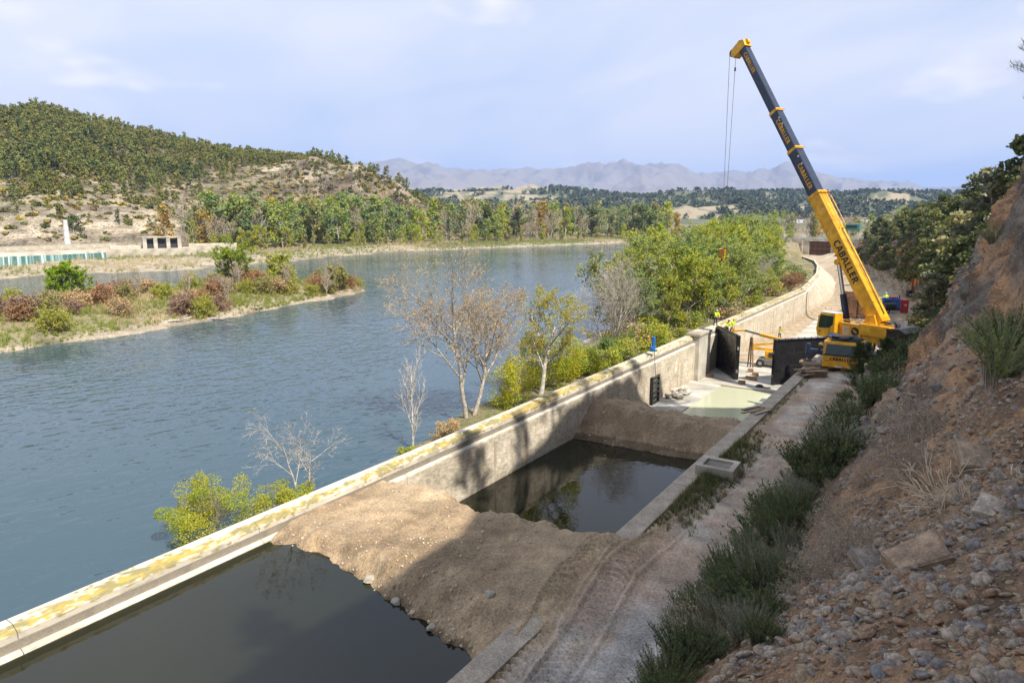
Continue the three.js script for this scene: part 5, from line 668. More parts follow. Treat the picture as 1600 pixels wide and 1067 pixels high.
  bush(51, 'rounded yellow green bush overhanging the river behind the near wall', -25.5, -1.0, -15.4, 2.2, 2.7, leafYellow, 0.055, 800); bush(52, 'yellow green bush at the foot of the small bare tree', -24.2, -0.9, -18.3, 1.6, 1.6, leafYellow, 0.055, 520); bush(53, 'yellow green bush under the tall budding tree', -24.9, -1.0, -37.5, 1.9, 4.3, leafMat(0.46, 0.47, 0.03, 0.5), 0.085, 330); bush(54, 'bright yellow green bush around the forked tree by the wall', -26.2, -1.0, -44.5, 3.4, 5.4, leafMat(0.44, 0.45, 0.03, 0.5), 0.10, 560); bush(55, 'fresh green bush between the forked tree and the grey bare tree', -25.2, -1.0, -48.5, 2.2, 3.4, leafBright, 0.11, 300); bush(56, 'tan dry bush behind the wall beside the white poplar', -24.8, -1.0, -30.2, 1.0, 1.5, leafTan, 0.06, 160); bush(57, 'low green bush at the wall foot of the white poplar', -24.3, -1.0, -26.3, 0.7, 0.9, leafBright, 0.06, 130); bush(58, 'dense green bush just before the pilaster behind the wall', -25.2, -1.0, -62, 2.1, 3.0, leafBright, 0.12, 330); bush(59, 'dense green shrub behind the wall above the hanging blue jack', -26.0, -1.0, -54.5, 2.0, 2.9, leafGreen, 0.12, 280);
  // low growth filling the bank under the trees
  const low = []; for (let k = 0; k < 4; k++) { const R3 = rng(610 + k), L = []; for (let i = 0; i < 12; i++) { const a = R3() * 6.28, r = Math.sqrt(R3()) * 1.2; L.push([Math.cos(a) * r, 0.3 + 1.6 * R3() * (1 - 0.3 * r), Math.sin(a) * r, 0.45 + 0.3 * R3(), 0.4]); } const b = branching({ seed: 615 + k, h: 1.9, levels: 2, n: [5, 4], spread: 0.6, stems: 5, r: 0.03, rmin: 0.008 }); low.push(makeTree('bank_bush', '', 'bush', '', b.wood, M.bark, lobes(new Soup(), L, 85, 0.13, G1, R3), leafBright)); }
  const R4 = rng(620), lm = [[leafBright, 'bright green'], [leafGreen, 'dark green'], [leafYellow, 'yellow green'], [leafTan, 'tan']]; for (let i = 0; i < 78; i++) { const z = -50 - Math.pow(R4(), 1.2) * 105, w = wallX(z)[0], x = w - 2.0 - R4() * (2.5 + (-50 - z) * 0.11), q = R4(), m = q < 0.45 ? 0 : q < 0.75 ? 1 : q < 0.9 ? 2 : 3; if (landDist(x, z) < 0.3) continue; plant(low[i % 4], x, groundY(x, z) - 0.1, z, 0.8 + R4() * 0.8, R4() * 6.28, `${lm[m][1]} bush behind the lock wall ${z > -66 ? 'before the pilaster' : z > -82 ? 'beside the open left gate' : z > -105 ? 'under the trees past the gates' : 'towards the curved guide wall'}`, `${lm[m][1]} undergrowth bushes behind the lock wall`, lm[m][0]); }
}
// ---- generic distant trees
const farTree = []; { for (let k = 0; k < 9; k++) { const R = rng(300 + k), H = 9, w = [2.6, 3.2, 1.7, 2.9, 2.4, 3.4, 1.4, 2.8, 3.0][k], L = []; const n = 22; for (let i = 0; i < n; i++) { const a = R() * 6.28, y = 0.14 + 0.82 * (i / n), prof = Math.sin(Math.PI * Math.pow(y, 0.75)) * 0.9 + 0.12, r = Math.sqrt(R()) * w * prof * 0.8; L.push([Math.cos(a) * r, y * H, Math.sin(a) * r, w * (0.24 + 0.16 * R()), H * 0.075]); } const b = branching({ seed: 330 + k, h: H, levels: 2, n: [8, 4], spread: 0.55, ratio: [0.4, 0.5], start: [0.2, 0.2], r: 0.16, rmin: 0.03 }); farTree.push(makeTree('bank_tree', '', 'tree', '', b.wood, M.barkPale, lobes(new Soup(), L, 46, 0.42, G1, R), leafGreen)); } }
const farBare = []; for (let k = 0; k < 4; k++) { const b = branching({ seed: 360 + k, h: 8.5, levels: 3, n: [8, 6, 3], spread: 0.5, ratio: [0.5, 0.5, 0.5], start: [0.15, 0.2, 0.2], stems: 2, r: 0.12, rmin: 0.025, up: 0.07 }); farBare.push(makeTree('bare_bank_tree', '', 'tree', '', b.wood, M.barkPale, foliage(b, 2, 0.2, 0.2, G1, 0.7), leafTan)); }
{ // belt along the far bank
  const R = rng(77); const line = [[-128, -392], [-142, -366], [-160, -305], [-172, -262], [-186, -215], [-196, -180], [-196, -150], [-204, -134]]; const kinds = [[leafMat(0.22, 0.29, 0.10, 0.4), 'mid green'], [leafGrey, 'silvery green'], [leafOlive, 'olive green'], [leafYellow, 'yellow green'], [leafPoplar, 'fresh green'], [leafOchre, 'ochre budding']];
  const spotWord = (x, z) => (z < -372 ? 'where the river bends out of sight' : z < -300 ? 'left of the bend of the river' : z < -240 ? 'opposite the green riverside trees' : z < -190 ? 'in the middle of the far bank' : z < -160 ? 'behind the gravel beach' : 'below the rock knob near the weir'); const sizeWord = (s) => (s < 0.75 ? 'low' : s < 1.3 ? 'middling' : 'tall');
  const putBelt = (x, z, s, m, bareOne) => { const y = Math.max(groundY(x, z), -1) - 0.2; if (bareOne) plant(farBare[Math.floor(R() * 4)], x, y, z, s, R() * 6.28, `${sizeWord(s)} pale leafless tree in the far bank belt ${spotWord(x, z)}`, 'leafless trees along the far bank'); else plant(farTree[Math.floor(R() * 9)], x, y, z, s, R() * 6.28, `${sizeWord(s)} ${kinds[m][1]} tree in the far bank belt ${spotWord(x, z)}`, `${kinds[m][1]} trees along the far bank`, kinds[m][0]); };
  for (let row = 0; row < 6; row++) { const n = 40 - row * 2; for (let i = 0; i < n; i++) { const u = ((i + R()) / n) * (line.length - 1), a = Math.min(line.length - 2, Math.floor(u)), f = u - a, off = 6 + row * 10 + R() * 9, px = lerp(line[a][0], line[a + 1][0], f), pz = lerp(line[a][1], line[a + 1][1], f), dx = line[a + 1][0] - line[a][0], dz = line[a + 1][1] - line[a][1], l = Math.hypot(dx, dz), x = px - (dz / l) * off * (dz > 0 ? 1 : -1), z = pz + (dx / l) * off * 1 * (dz > 0 ? 1 : -1); if (x > -125 && z > -350) continue; const q = n2(x * 0.02, z * 0.02) + R() * 0.9 - 0.4; const m = row === 0 ? (R() < 0.5 ? 3 : 2) : q < -0.25 ? 1 : q < 0.05 ? 0 : q < 0.3 ? 4 : q < 0.5 ? 3 : q < 0.75 ? 2 : 5; putBelt(x, z, row === 0 ? 0.5 + R() * 0.55 : (row < 2 ? 1.2 : 1.65) + R() * 0.7, m, row > 0 && R() < 0.27); } }
  for (let i = 0; i < 60; i++) { const x = -130 + R() * 150, z = -385 - R() * 150; putBelt(x, z, 1.1 + R() * 0.7, [2, 3, 5, 2, 4][Math.floor(R() * 5)], R() < 0.4); }
  for (const [x, z, s, m] of [[-238, -136, 1.7, 5], [-231, -146, 1.6, 5], [-224, -138, 1.2, 3], [-236, -158, 1.8, 4], [-226, -163, 1.7, 4], [-238, -172, 2.0, 5], [-232, -180, 1.9, 4], [-250, -190, 2.2, 5], [-244, -200, 2.1, 5], [-232, -192, 1.9, 0], [-246, -212, 2.1, 5], [-260, -228, 2.1, 0], [-222, -176, 1.6, 1], [-216, -156, 1.3, 1], [-228, -204, 1.8, 4], [-238, -222, 2.0, 1]]) putBelt(x, z, s, m, false);
  const dk = (x, z, s) => plant(farTree[1], x, groundY(x, z) - 0.2, z, s, R() * 6, 'dark evergreen standing out above the wooded belt on the far bank', 'dark evergreens in the far belt', leafPine, 'evergreen_tree'); dk(-196, -272, 1.9); dk(-190, -290, 1.8); dk(-176, -345, 1.9); dk(-161, -378, 2.1);
  for (let i = 0; i < 34; i++) { const x = -60 - R() * 90 + (R() < 0.5 ? 60 : 0), z = -235 - R() * 150; if (landDist(x, z) > 3 && x < wallX(z)[0] - 4) putBelt(x, z, 0.9 + R() * 0.5, [0, 4, 3, 2][Math.floor(R() * 4)], R() < 0.25); }
}
{ // island
  const R = rng(88); const at = (x, z) => Math.max(groundY(x, z), RIVER) - 0.05;
  const big = (seed, label, x, z, h, mat) => { const b = branching({ seed, h, levels: 3, n: [9, 6, 4], spread: 0.8, ratio: [0.6, 0.55, 0.5], start: [0.12, 0.2, 0.2], stems: 2, r: 0.1, rmin: 0.012 }); plant(makeTree('island_tree', label, 'tree', 'green trees on the island', b.wood, M.bark, foliage(b, 16, 0.26, 0.19, G1), mat), x, at(x, z), z); };
  big(401, 'bright green bushy tree standing alone at the left of the island', -101, -44, 6.2, leafMat(0.22, 0.33, 0.015, 0.4)); big(402, 'tall bright green tree near the tip of the island', -103, -71, 8.2, leafMat(0.23, 0.31, 0.02, 0.4)); big(403, 'yellow green tree beside the tall green island tree', -98, -76, 6.5, leafYellow); big(404, 'dull green willow at the outermost tip of the island', -90.5, -82, 4.4, leafOlive);
  const shrubs = []; for (let k = 0; k < 5; k++) { const b = branching({ seed: 420 + k, h: 2.5, levels: 2, n: [7, 6], spread: 0.85, ratio: [0.7, 0.6], start: [0.05, 0.1], stems: 6, r: 0.03, rmin: 0.012, up: -0.01 }); shrubs.push(makeTree('island_shrub', '', 'shrub', '', b.wood, M.twigBrown, foliage(b, 9, 0.2, 0.13, G1, 0.95), leafRust)); }
  const km = [[leafRust, 'rust brown'], [leafTan, 'tan'], [leafOlive, 'olive'], [leafMat(0.30, 0.205, 0.16), 'purple brown'], [leafYellow, 'yellow green']];
  for (let i = 0; i < 105; i++) { let x, z; for (let q = 0; q < 40; q++) { z = 8 - R() * 102; x = -76 - R() * 42; if (sdist(islandPoly, x, z) < -1.2) break; } const m = Math.floor(R() * 4.6), edge = sdist(islandPoly, x, z) > -5; plant(shrubs[Math.floor(R() * 5)], x, at(x, z), z, 0.75 + R() * 0.65, R() * 6.28, `${km[m][1]} dry shrub on the ${edge ? 'shore' : 'middle'} of the river island`, `${km[m][1]} shrubs on the river island ${edge ? 'shore' : 'middle'}`, km[m][0]); }
  for (const [x, z, s] of [[-96, -66, 0.55], [-92, -72, 0.6], [-88, -77, 0.5], [-100, -60, 0.5], [-97, -50, 0.45], [-90, -60, 0.5], [-104, -30, 0.6], [-94, -84, 0.6]]) plant(farBare[Math.floor(R() * 4)], x, at(x, z), z, s, R() * 6, 'thin grey leafless sapling rising from the river island', 'leafless saplings on the island', undefined, 'bare_sapling');
  for (const [x, z, a] of [[-80.6, -52, 0.4], [-81.5, -47, 1.2], [-84, -60, 0.1]]) { const t = thing('driftwood_log', 'bleached driftwood log lying on the island shore', 'driftwood', [x, at(x, z) + 0.15, z], a, 'driftwood on the island shore'); mesh('log', new Soup().tube([[-1.6, 0, 0], [-0.4, 0.15, 0.1], [0.8, 0.1, 0], [1.8, 0.4, -0.2]], [0.16, 0.15, 0.12, 0.05], 7).done(), M.barkWhite, t); mesh('limb', tubeGeo([[0.2, 0.1, 0], [0.7, 0.6, 0.5], [1.3, 0.8, 0.6]], 0.04, 5), M.barkWhite, t); }
}
{ // grasses on island, banks and beside the lock: countless, one mass each
  const tuft = (() => { const s = new Soup(), R = rng(5); for (let k = 0; k < 16; k++) { const a = R() * 6.28, r = R() * 0.16, h = 0.25 + R() * 0.4, l = 0.1 + R() * 0.22, w = 0.022; const x = Math.cos(a) * r, z = Math.sin(a) * r, ex = x + Math.cos(a) * l, ez = z + Math.sin(a) * l; s.tri([x - Math.sin(a) * w, 0, z + Math.cos(a) * w], [x + Math.sin(a) * w, 0, z - Math.cos(a) * w], [ex, h, ez]); } return s.done(true); })();
  const mass = (name, label, mat, spots, col) => { const m = new THREE.InstancedMesh(tuft, mat, spots.length), o = new THREE.Object3D(), R = rng(spots.length); spots.forEach(([x, y, z, s], i) => { o.position.set(x, y, z); o.rotation.set(0, R() * 6.28, 0); o.scale.set(s, s * (0.7 + R() * 0.7), s); o.updateMatrix(); m.setMatrixAt(i, o.matrix); const c = col(x, z, R); m.setColorAt(i, lin(...c)); }); m.name = numbered(name); m.castShadow = m.receiveShadow = true; tag(m, label, 'grass'); m.userData.kind = 'stuff'; scene.add(m); };
  const R = rng(61), a = []; for (let i = 0; i < 16000; i++) { const z = 10 - R() * 104, x = -76 - R() * 42, d = -sdist(islandPoly, x, z); if (d > 0.6 && n2(x * 0.15, z * 0.15) + R() * 0.9 > 0.1) a.push([x, groundY(x, z) - 0.03, z, 0.6 + R() * 0.7]); }
  mass('island_grass', 'green and straw coloured grass covering the river island', leafMat(0.9, 0.9, 0.9, 0.2), a, (x, z, R) => { const g = n2(x * 0.09, z * 0.09) + R() * 0.5 - 0.2; return g > 0.08 ? [0.24, 0.28, 0.05] : [0.52, 0.41, 0.23]; });
  const b = []; for (let i = 0; i < 15000; i++) { const x = -130 - R() * 110, z = -60 - R() * 330, d = landDist(x, z); if (d > 0.5 && d < 30 && sdist(islandPoly, x, z) > 0) b.push([x, groundY(x, z) - 0.05, z, 0.9 + R() * 1.2]); }
  mass('bank_grass', 'straw and green grass along the far river bank', leafMat(0.9, 0.9, 0.88, 0.2), b, (x, z, R) => (n2(x * 0.05, z * 0.05) + R() * 0.6 - 0.2 > 0.12 ? [0.26, 0.28, 0.08] : [0.54, 0.45, 0.26]));
  const c = []; for (let i = 0; i < 2600; i++) { const z = -24 - R() * 15, x = -9.3 + Math.pow(R(), 1.6) * 1.5, k = hump(z + 31, 4.5) * (x < -8.2 ? 1 : 0.35); if (R() < k) c.push([x, groundLevel(x, z) - 0.02, z, 0.3 + R() * 0.35]); }
  for (let i = 0; i < 240; i++) { const z = -40 - R() * 18, x = -9.3 + R() * 0.35; c.push([x, groundLevel(x, z) - 0.02, z, 0.15 + R() * 0.2]); }
  mass('verge_grass', 'dark green grass round the concrete box at the road edge', leafMat(0.9, 0.9, 0.9, 0.2), c, (x, z, R) => (R() > 0.4 ? [0.10, 0.14, 0.04] : [0.30, 0.25, 0.12]));
}
// ---- pines and scrub on the hill across the river
const pines = []; { for (let k = 0; k < 7; k++) { const R = rng(500 + k), H = 6, L = [], n = 12; for (let i = 0; i < n; i++) { const y = 0.26 + 0.72 * (i / (n - 1)), a = R() * 6.28, w = (k % 2 ? 1.9 : 1.6) * Math.pow(1 - y, 0.55) + 0.25, r = w * (0.35 + 0.5 * R()); L.push([Math.cos(a) * r, y * H, Math.sin(a) * r, 0.62 + 0.3 * R(), 0.42]); } const s = new Soup().tube([[0, -0.6, 0], [0.1, H * 0.4, 0.05], [0, H * 0.92, 0]], [0.16, 0.11, 0.03], 5); pines.push(makeTree('pine_tree', '', 'pine tree', '', s, M.barkDark, lobes(new Soup(), L, 13, 0.55, [[1, 1, 1], [0.8, 0.85, 0.9], [1.2, 1.12, 0.9]], R), leafPineL)); } }
{
  const R = rng(91), P = []; const u2 = (u, v) => hillAt(u * (HILLU - 1), v * (HILLV - 1) / 4);
  for (let q = 0; q < 9500; q++) { const u = 0.05 + R() * 0.93, v = 0.3 + R() * 2.85, [x, y, z] = u2(u, v), f = fbm(x * 0.02 + y * 0.015, z * 0.02, 5); let dens = v < 0.75 ? (u < 0.4 ? 0.03 : 0.12) : v < 1.15 ? 0.45 : 0.95; if (u > 0.5 && v < 1.5) dens *= 0.45; if (f < -0.1) dens *= 0.6; if (u > 0.53 && u < 0.67 && v > 0.8 && v < 1.7) dens *= 0.12; if (R() < dens * 0.7) P.push([x, y, z, (v < 1.1 ? 0.7 : 1.05) * (0.65 + R() * 0.6)]); }
  P.sort((a, b) => b[3] / Math.hypot(b[0], b[2]) - a[3] / Math.hypot(a[0], a[2])); const mats = [leafPineL, leafPine, leafPineL, leafMat(0.20, 0.20, 0.055, 0.2)];
  P.slice(0, 292).forEach(([x, y, z, s], i) => plant(pines[i % 7], x, y - 0.3, z, s, R() * 6.28, `${s > 1.25 ? 'large' : s > 0.95 ? 'middling' : 'small'} ${['light', 'dark', 'bright', 'yellowish'][i % 4]} green pine on the ${y > 48 ? 'upper' : y > 26 ? 'middle' : 'lower'} hill ${z > -140 ? 'above the weir' : z > -220 ? 'above the ochre trees' : z > -300 ? 'near the bare summit patch' : 'towards the rock knob'}`, `${['light', 'dark', 'light', 'yellowish'][i % 4]} pines on the hill across the river`, mats[i % 4]));
  const rest = P.slice(292); const parts = [0, 1].map((k) => pines[k * 3].children.find((m) => m.name === 'crown').geometry); parts.forEach((g, k) => { const L = rest.filter((_, i) => i % 2 === k), m = new THREE.InstancedMesh(g, leafPineL, L.length), o = new THREE.Object3D(); L.forEach(([x, y, z, s], i) => { o.position.set(x, y - 0.4, z); o.rotation.set(0, R() * 6.28, 0); o.scale.set(s * 1.1, s * (0.85 + R() * 0.3), s * 1.1); o.updateMatrix(); m.setMatrixAt(i, o.matrix); const v = 0.65 + R() * 0.6; m.setColorAt(i, lin(v * (1 + R() * 0.25), v, v * 0.85)); }); m.name = numbered('hill_forest'); m.castShadow = m.receiveShadow = true; tag(m, k ? 'rear mass of pines covering the hill across the river' : 'pine forest massed over the upper hill across the river', 'forest'); m.userData.kind = 'stuff'; scene.add(m); });
  // scrub: low grey-green cushions
  const cg = lobes(new Soup(), [[0, 0.35, 0, 0.8, 0.5], [0.5, 0.3, 0.2, 0.5, 0.35], [-0.4, 0.3, -0.3, 0.5, 0.4]], 22, 0.42, G1, rng(3)).done(true), S = []; for (let q = 0; q < 4200; q++) { const u = 0.02 + R() * 0.96, v = 0.12 + R() * 2.6, [x, y, z] = u2(u, v); if (v < 0.7 && u < 0.5 && R() < 0.72) continue; S.push([x, y, z]); }
  const m = new THREE.InstancedMesh(cg, leafMat(0.9, 0.9, 0.9, 0.2), S.length), o = new THREE.Object3D(); S.forEach(([x, y, z], i) => { const s = 0.7 + R() * 1.2; o.position.set(x, y - 0.15, z); o.rotation.set(0, R() * 6.28, 0); o.scale.set(s, s, s); o.updateMatrix(); m.setMatrixAt(i, o.matrix); const k = R(); m.setColorAt(i, k < 0.72 ? lin(0.15 + R() * 0.07, 0.165 + R() * 0.05, 0.06) : k < 0.95 ? lin(0.32, 0.26, 0.14) : lin(0.40, 0.33, 0.03)); }); m.name = 'hill_scrub'; tag(m, 'low grey green scrub scattered over the hill across the river', 'scrub'); m.userData.kind = 'stuff'; m.castShadow = m.receiveShadow = true; scene.add(m);
  plant(farTree[5], -250, 3.4, -112, 1.1, 0.3, 'dark rounded pine standing alone on the sandy cut above the weir', undefined, leafPine, 'evergreen_tree');
}
{ // woods on the low hills beyond the valley
  const R = rng(17), S = []; for (let q = 0; q < 9000; q++) { const i = R() * 259, v = 0.3 + R() * 2.0, [x, y, z] = midAt(i, (v / 4) * 69), f = fbm(x * 0.008, z * 0.008, 4) + fbm(x * 0.05, z * 0.05, 3) * 0.35; if (f < 0.2) S.push([x, y, z]); }
  const g = lobes(new Soup(), [[0, 2.2, 0, 2.2, 1.6], [0.6, 4.2, 0.3, 1.6, 1.3]], 16, 1.7, [[1, 1, 1]], rng(4)).done(true), m = new THREE.InstancedMesh(g, leafMat(0.085, 0.10, 0.045, 0.1), S.length), o = new THREE.Object3D(); S.forEach(([x, y, z], i) => { const s = 0.9 + R() * 0.9; o.position.set(x, y - 0.5, z); o.rotation.y = R() * 6; o.scale.set(s * 1.2, s, s * 1.2); o.updateMatrix(); m.setMatrixAt(i, o.matrix); const k = 0.7 + R() * 0.6; m.setColorAt(i, lin(k, k, k)); }); m.name = 'distant_woods'; tag(m, 'far dark woods covering the low hills beyond the valley', 'woods'); m.userData.kind = 'stuff'; m.castShadow = m.receiveShadow = true; scene.add(m);
}
// ================================================================ RIGHT SLOPE: stones, shrubs, pines
const onSlope = (z, t) => { const p = slopePoint(z, t); return p; };
function tOf(z, x) { for (let t = 0; t <= 1; t += 0.004) if (slopePoint(z, t)[0] >= x) return t; return 1; }
// ---- stones of the conglomerate: the largest are pieces of the hillside, the small ones one mass
{
  const R = rng(2024), shapes = []; for (let k = 0; k < 9; k++) { const g = mergeVertices(new THREE.IcosahedronGeometry(1, 2).deleteAttribute('uv').deleteAttribute('normal')), P = g.attributes.position; const sx = 0.65 + R() * 0.4, sy = 0.36 + R() * 0.26, sz = 1; for (let i = 0; i < P.count; i++) { const x = P.getX(i), y = P.getY(i), z = P.getZ(i), d = 1 + 0.34 * n3(x * 1.5 + k * 9, y * 1.5, z * 1.5) + 0.10 * n3(x * 3.2, y * 3.2 + k, z * 3.2); P.setXYZ(i, x * d * sx, y * d * sy, z * d * sz); } g.computeVertexNormals(); const U = new Float32Array(P.count * 2); for (let i = 0; i < P.count; i++) { U[i * 2] = P.getX(i) * 0.5; U[i * 2 + 1] = P.getZ(i) * 0.5 + P.getY(i) * 0.5; } g.setAttribute('uv', new THREE.BufferAttribute(U, 2)); shapes.push(g); }
  const mats = [[0.36, 0.30, 0.25], [0.25, 0.22, 0.205], [0.42, 0.31, 0.205], [0.38, 0.235, 0.15], [0.30, 0.235, 0.22], [0.52, 0.43, 0.33], [0.235, 0.235, 0.245], [0.40, 0.275, 0.175]].map((c) => std(lin(...c), { map: rep(T.grain, 0.9), bumpMap: rep(T.concB, 0.8), bumpScale: 0.01, roughness: 0.82 }));
  const spots = []; for (let q = 0; q < 60000; q++) { const z = -1.7 - Math.pow(R(), 1.5) * 13, t = 0.14 + R() * 0.50; const p = slopePoint(z, t); const [x] = p; const dist = Math.hypot(p[0], p[1] - 12, p[2]); const dens = clamp(0.68 + 0.9 * n2(z * 0.75 + 2, t * 13)) * (t < 0.22 ? 0.3 : 1); if (R() > dens) continue; const big = Math.pow(R(), 7); spots.push([...p, 0.006 + 0.016 * R() * R() + 0.06 * big, dist]); }
  for (let q = 0; q < 2600; q++) { const z = -14 - R() * 34, t = 0.06 + R() * 0.5, p = slopePoint(z, t); if (n2(z * 0.3, t * 9) + R() * 0.7 > 0.25) spots.push([...p, 0.035 + 0.04 * R() + 0.11 * Math.pow(R(), 5), Math.hypot(p[0], p[1] - 12, p[2])]); }
  spots.sort((a, b) => b[3] / b[4] - a[3] / a[4]); const o = new THREE.Object3D(); const hs = globalThis.hillsideMesh;
  const pose = ([x, y, z, s]) => { o.position.set(x - 0.06 * s, y + 0.08 * s, z); o.rotation.set((R() - 0.5) * 0.9, R() * 6.28, 0.55 + (R() - 0.5) * 0.8); o.scale.setScalar(s); o.updateMatrix(); };
  spots.slice(0, 298).forEach((p, i) => { pose(p); const m = mesh('stone', shapes[i % 9], mats[Math.floor(R() * 8)], hs); m.position.copy(o.position); m.rotation.copy(o.rotation); m.scale.copy(o.scale); });
  const rest = spots.slice(298); for (let k = 0; k < 3; k++) { const L = rest.filter((_, i) => i % 3 === k), m = new THREE.InstancedMesh(shapes[k * 3], std(lin(1, 1, 1), { map: rep(T.grain, 1), roughness: 0.85 }), L.length); L.forEach((p, i) => { pose(p); m.setMatrixAt(i, o.matrix); const c = [[0.33, 0.27, 0.21], [0.25, 0.22, 0.20], [0.40, 0.295, 0.19], [0.36, 0.22, 0.135], [0.46, 0.37, 0.28]][Math.floor(R() * 5)]; m.setColorAt(i, lin(...c)); }); m.name = 'small_stones'; m.userData.kind = 'stuff'; m.castShadow = m.receiveShadow = true; hs.add(m); }
  // a few boulders and the flat slab that sticks out
  const slabGeo = (() => { const g = new RoundedBoxGeometry(0.62, 0.24, 0.5, 14, 0.05), P = g.attributes.position; for (let i = 0; i < P.count; i++) { const x = P.getX(i), y = P.getY(i), z = P.getZ(i), d = 0.16 * n3(x * 4 + 3, y * 4, z * 4) + 0.07 * n3(x * 11, y * 22, z * 11) + 0.03 * n3(x * 30, y * 50, z * 30); P.setXYZ(i, x * (1 + d * 1.3 - 0.25 * (z + y)), y * (1 + d * 1.8 + 0.35 * x), z * (1 + d * 1.3)); } g.computeVertexNormals(); return new Soup().geo(g).done(); })();
  const rock = (label, z, t, s, turn, mat) => { const p = slopePoint(z, t), th = thing('boulder', label, 'boulder', [p[0] - 0.02, p[1] + 0.06 * s, p[2]], turn); th.scale.setScalar(s); const m = mesh('rock', slabGeo, mat, th); m.rotation.z = 0.35; };
  rock('flat brown rock slab jutting out among the pebbles near the dead stems', -6.2, 0.44, 0.85, 0.5, mats[7]); rock('pale weathered block on the upper slope below the white dead branches', -7.4, 0.485, 0.5, 1.2, mats[5]); rock('greyish boulder beside the flat slab on the pebbly slope', -7.0, 0.415, 0.55, 2.2, mats[0]); rock('rounded purple brown boulder at the bottom beside the low shrubs', -4.0, 0.285, 0.5, 0.9, mats[4]); rock('large tan boulder at the right edge under the grey dead brush', -10.5, 0.50, 0.9, 1.7, mats[2]);
}
{ // loose stones on the dams
  const R = rng(606), g = new THREE.IcosahedronGeometry(1, 1); const P = g.attributes.position; for (let i = 0; i < P.count; i++) { const x = P.getX(i), y = P.getY(i), z = P.getZ(i), d = 1 + 0.25 * n3(x * 2 + 4, y * 2, z * 2); P.setXYZ(i, x * d, y * d * 0.7, z * d); } g.computeVertexNormals(); const S = []; const add = (x, z, s, yf) => S.push([x, yf(x, z) + s * 0.3, z, s]);
  for (let i = 0; i < 2600; i++) { const x = -22 + R() * 12, z = -13.5 - R() * 11; if (R() < 0.25 + 0.6 * hump((x + 15) / 4, 1) * hump((z + 17) / 3, 1) || damY(x, z) < -0.5) add(x, z, 0.015 + 0.05 * Math.pow(R(), 4), damY); } for (let i = 0; i < 240; i++) { const x = -22 + R() * 11, z = -15.2 + R() * 1.4 - 0.6 * R(); if (damY(x, z) < -0.4) add(x, z, 0.03 + 0.07 * Math.pow(R(), 2), damY); }
  for (let i = 0; i < 1500; i++) { const x = -22 + R() * 11.6, z = -38 - R() * 12; add(x, z, 0.02 + 0.06 * Math.pow(R(), 5), bermY); } for (let i = 0; i < 700; i++) { const x = -9 + R() * 4.4, z = -8 - R() * 46; add(x, z, 0.012 + 0.03 * Math.pow(R(), 4), groundLevel); }
  for (let i = 0; i < 500; i++) { const x = -22 + R() * 17, z = -120 - R() * 90; add(x, z, 0.06 + 0.2 * Math.pow(R(), 4), basinY); }
  const m = new THREE.InstancedMesh(g, std(lin(1, 1, 1), { roughness: 0.9 }), S.length), o = new THREE.Object3D(); S.forEach(([x, y, z, s], i) => { o.position.set(x, y, z); o.rotation.set(R() * 3, R() * 6, R() * 3); o.scale.setScalar(s); o.updateMatrix(); m.setMatrixAt(i, o.matrix); const k = 0.8 + R() * 0.7; m.setColorAt(i, lin(0.38 * k, 0.30 * k, 0.205 * k)); }); m.name = 'loose_stones'; tag(m, 'loose small stones and clods scattered over the earth dams and road', 'stones'); m.userData.kind = 'stuff'; m.castShadow = m.receiveShadow = true; scene.add(m);
  for (const [x, z0, s, l] of [[-14.9, -13.9, 0.17, 'pale stone at the water edge in the middle of the near earth slope'], [-16.6, -14.3, 0.19, 'tan stone at the water edge left along the near earth slope'], [-12.9, -13.2, 0.14, 'small pale stone at the water edge by the near coping'], [-11.6, -16.2, 0.16, 'pale stone lying on the earth dam beside the buried coping'], [-19.6, -25.4, 0.2, 'grey stone in the shallow water at the foot of the middle pond wall']]) { let z = z0; if (z0 > -15) { z = -18; while (damY(x, z) > -0.76 && z < -11) z += 0.05; } const y = z < -20 ? -3.72 : damY(x, z), t = thing('shore_stone', l, 'stone', [x, y + s * 0.35, z], x); mesh('rock', new Soup().geo(g.clone().scale(s, s, s * 1.3)).done(), M.conc, t); }
}
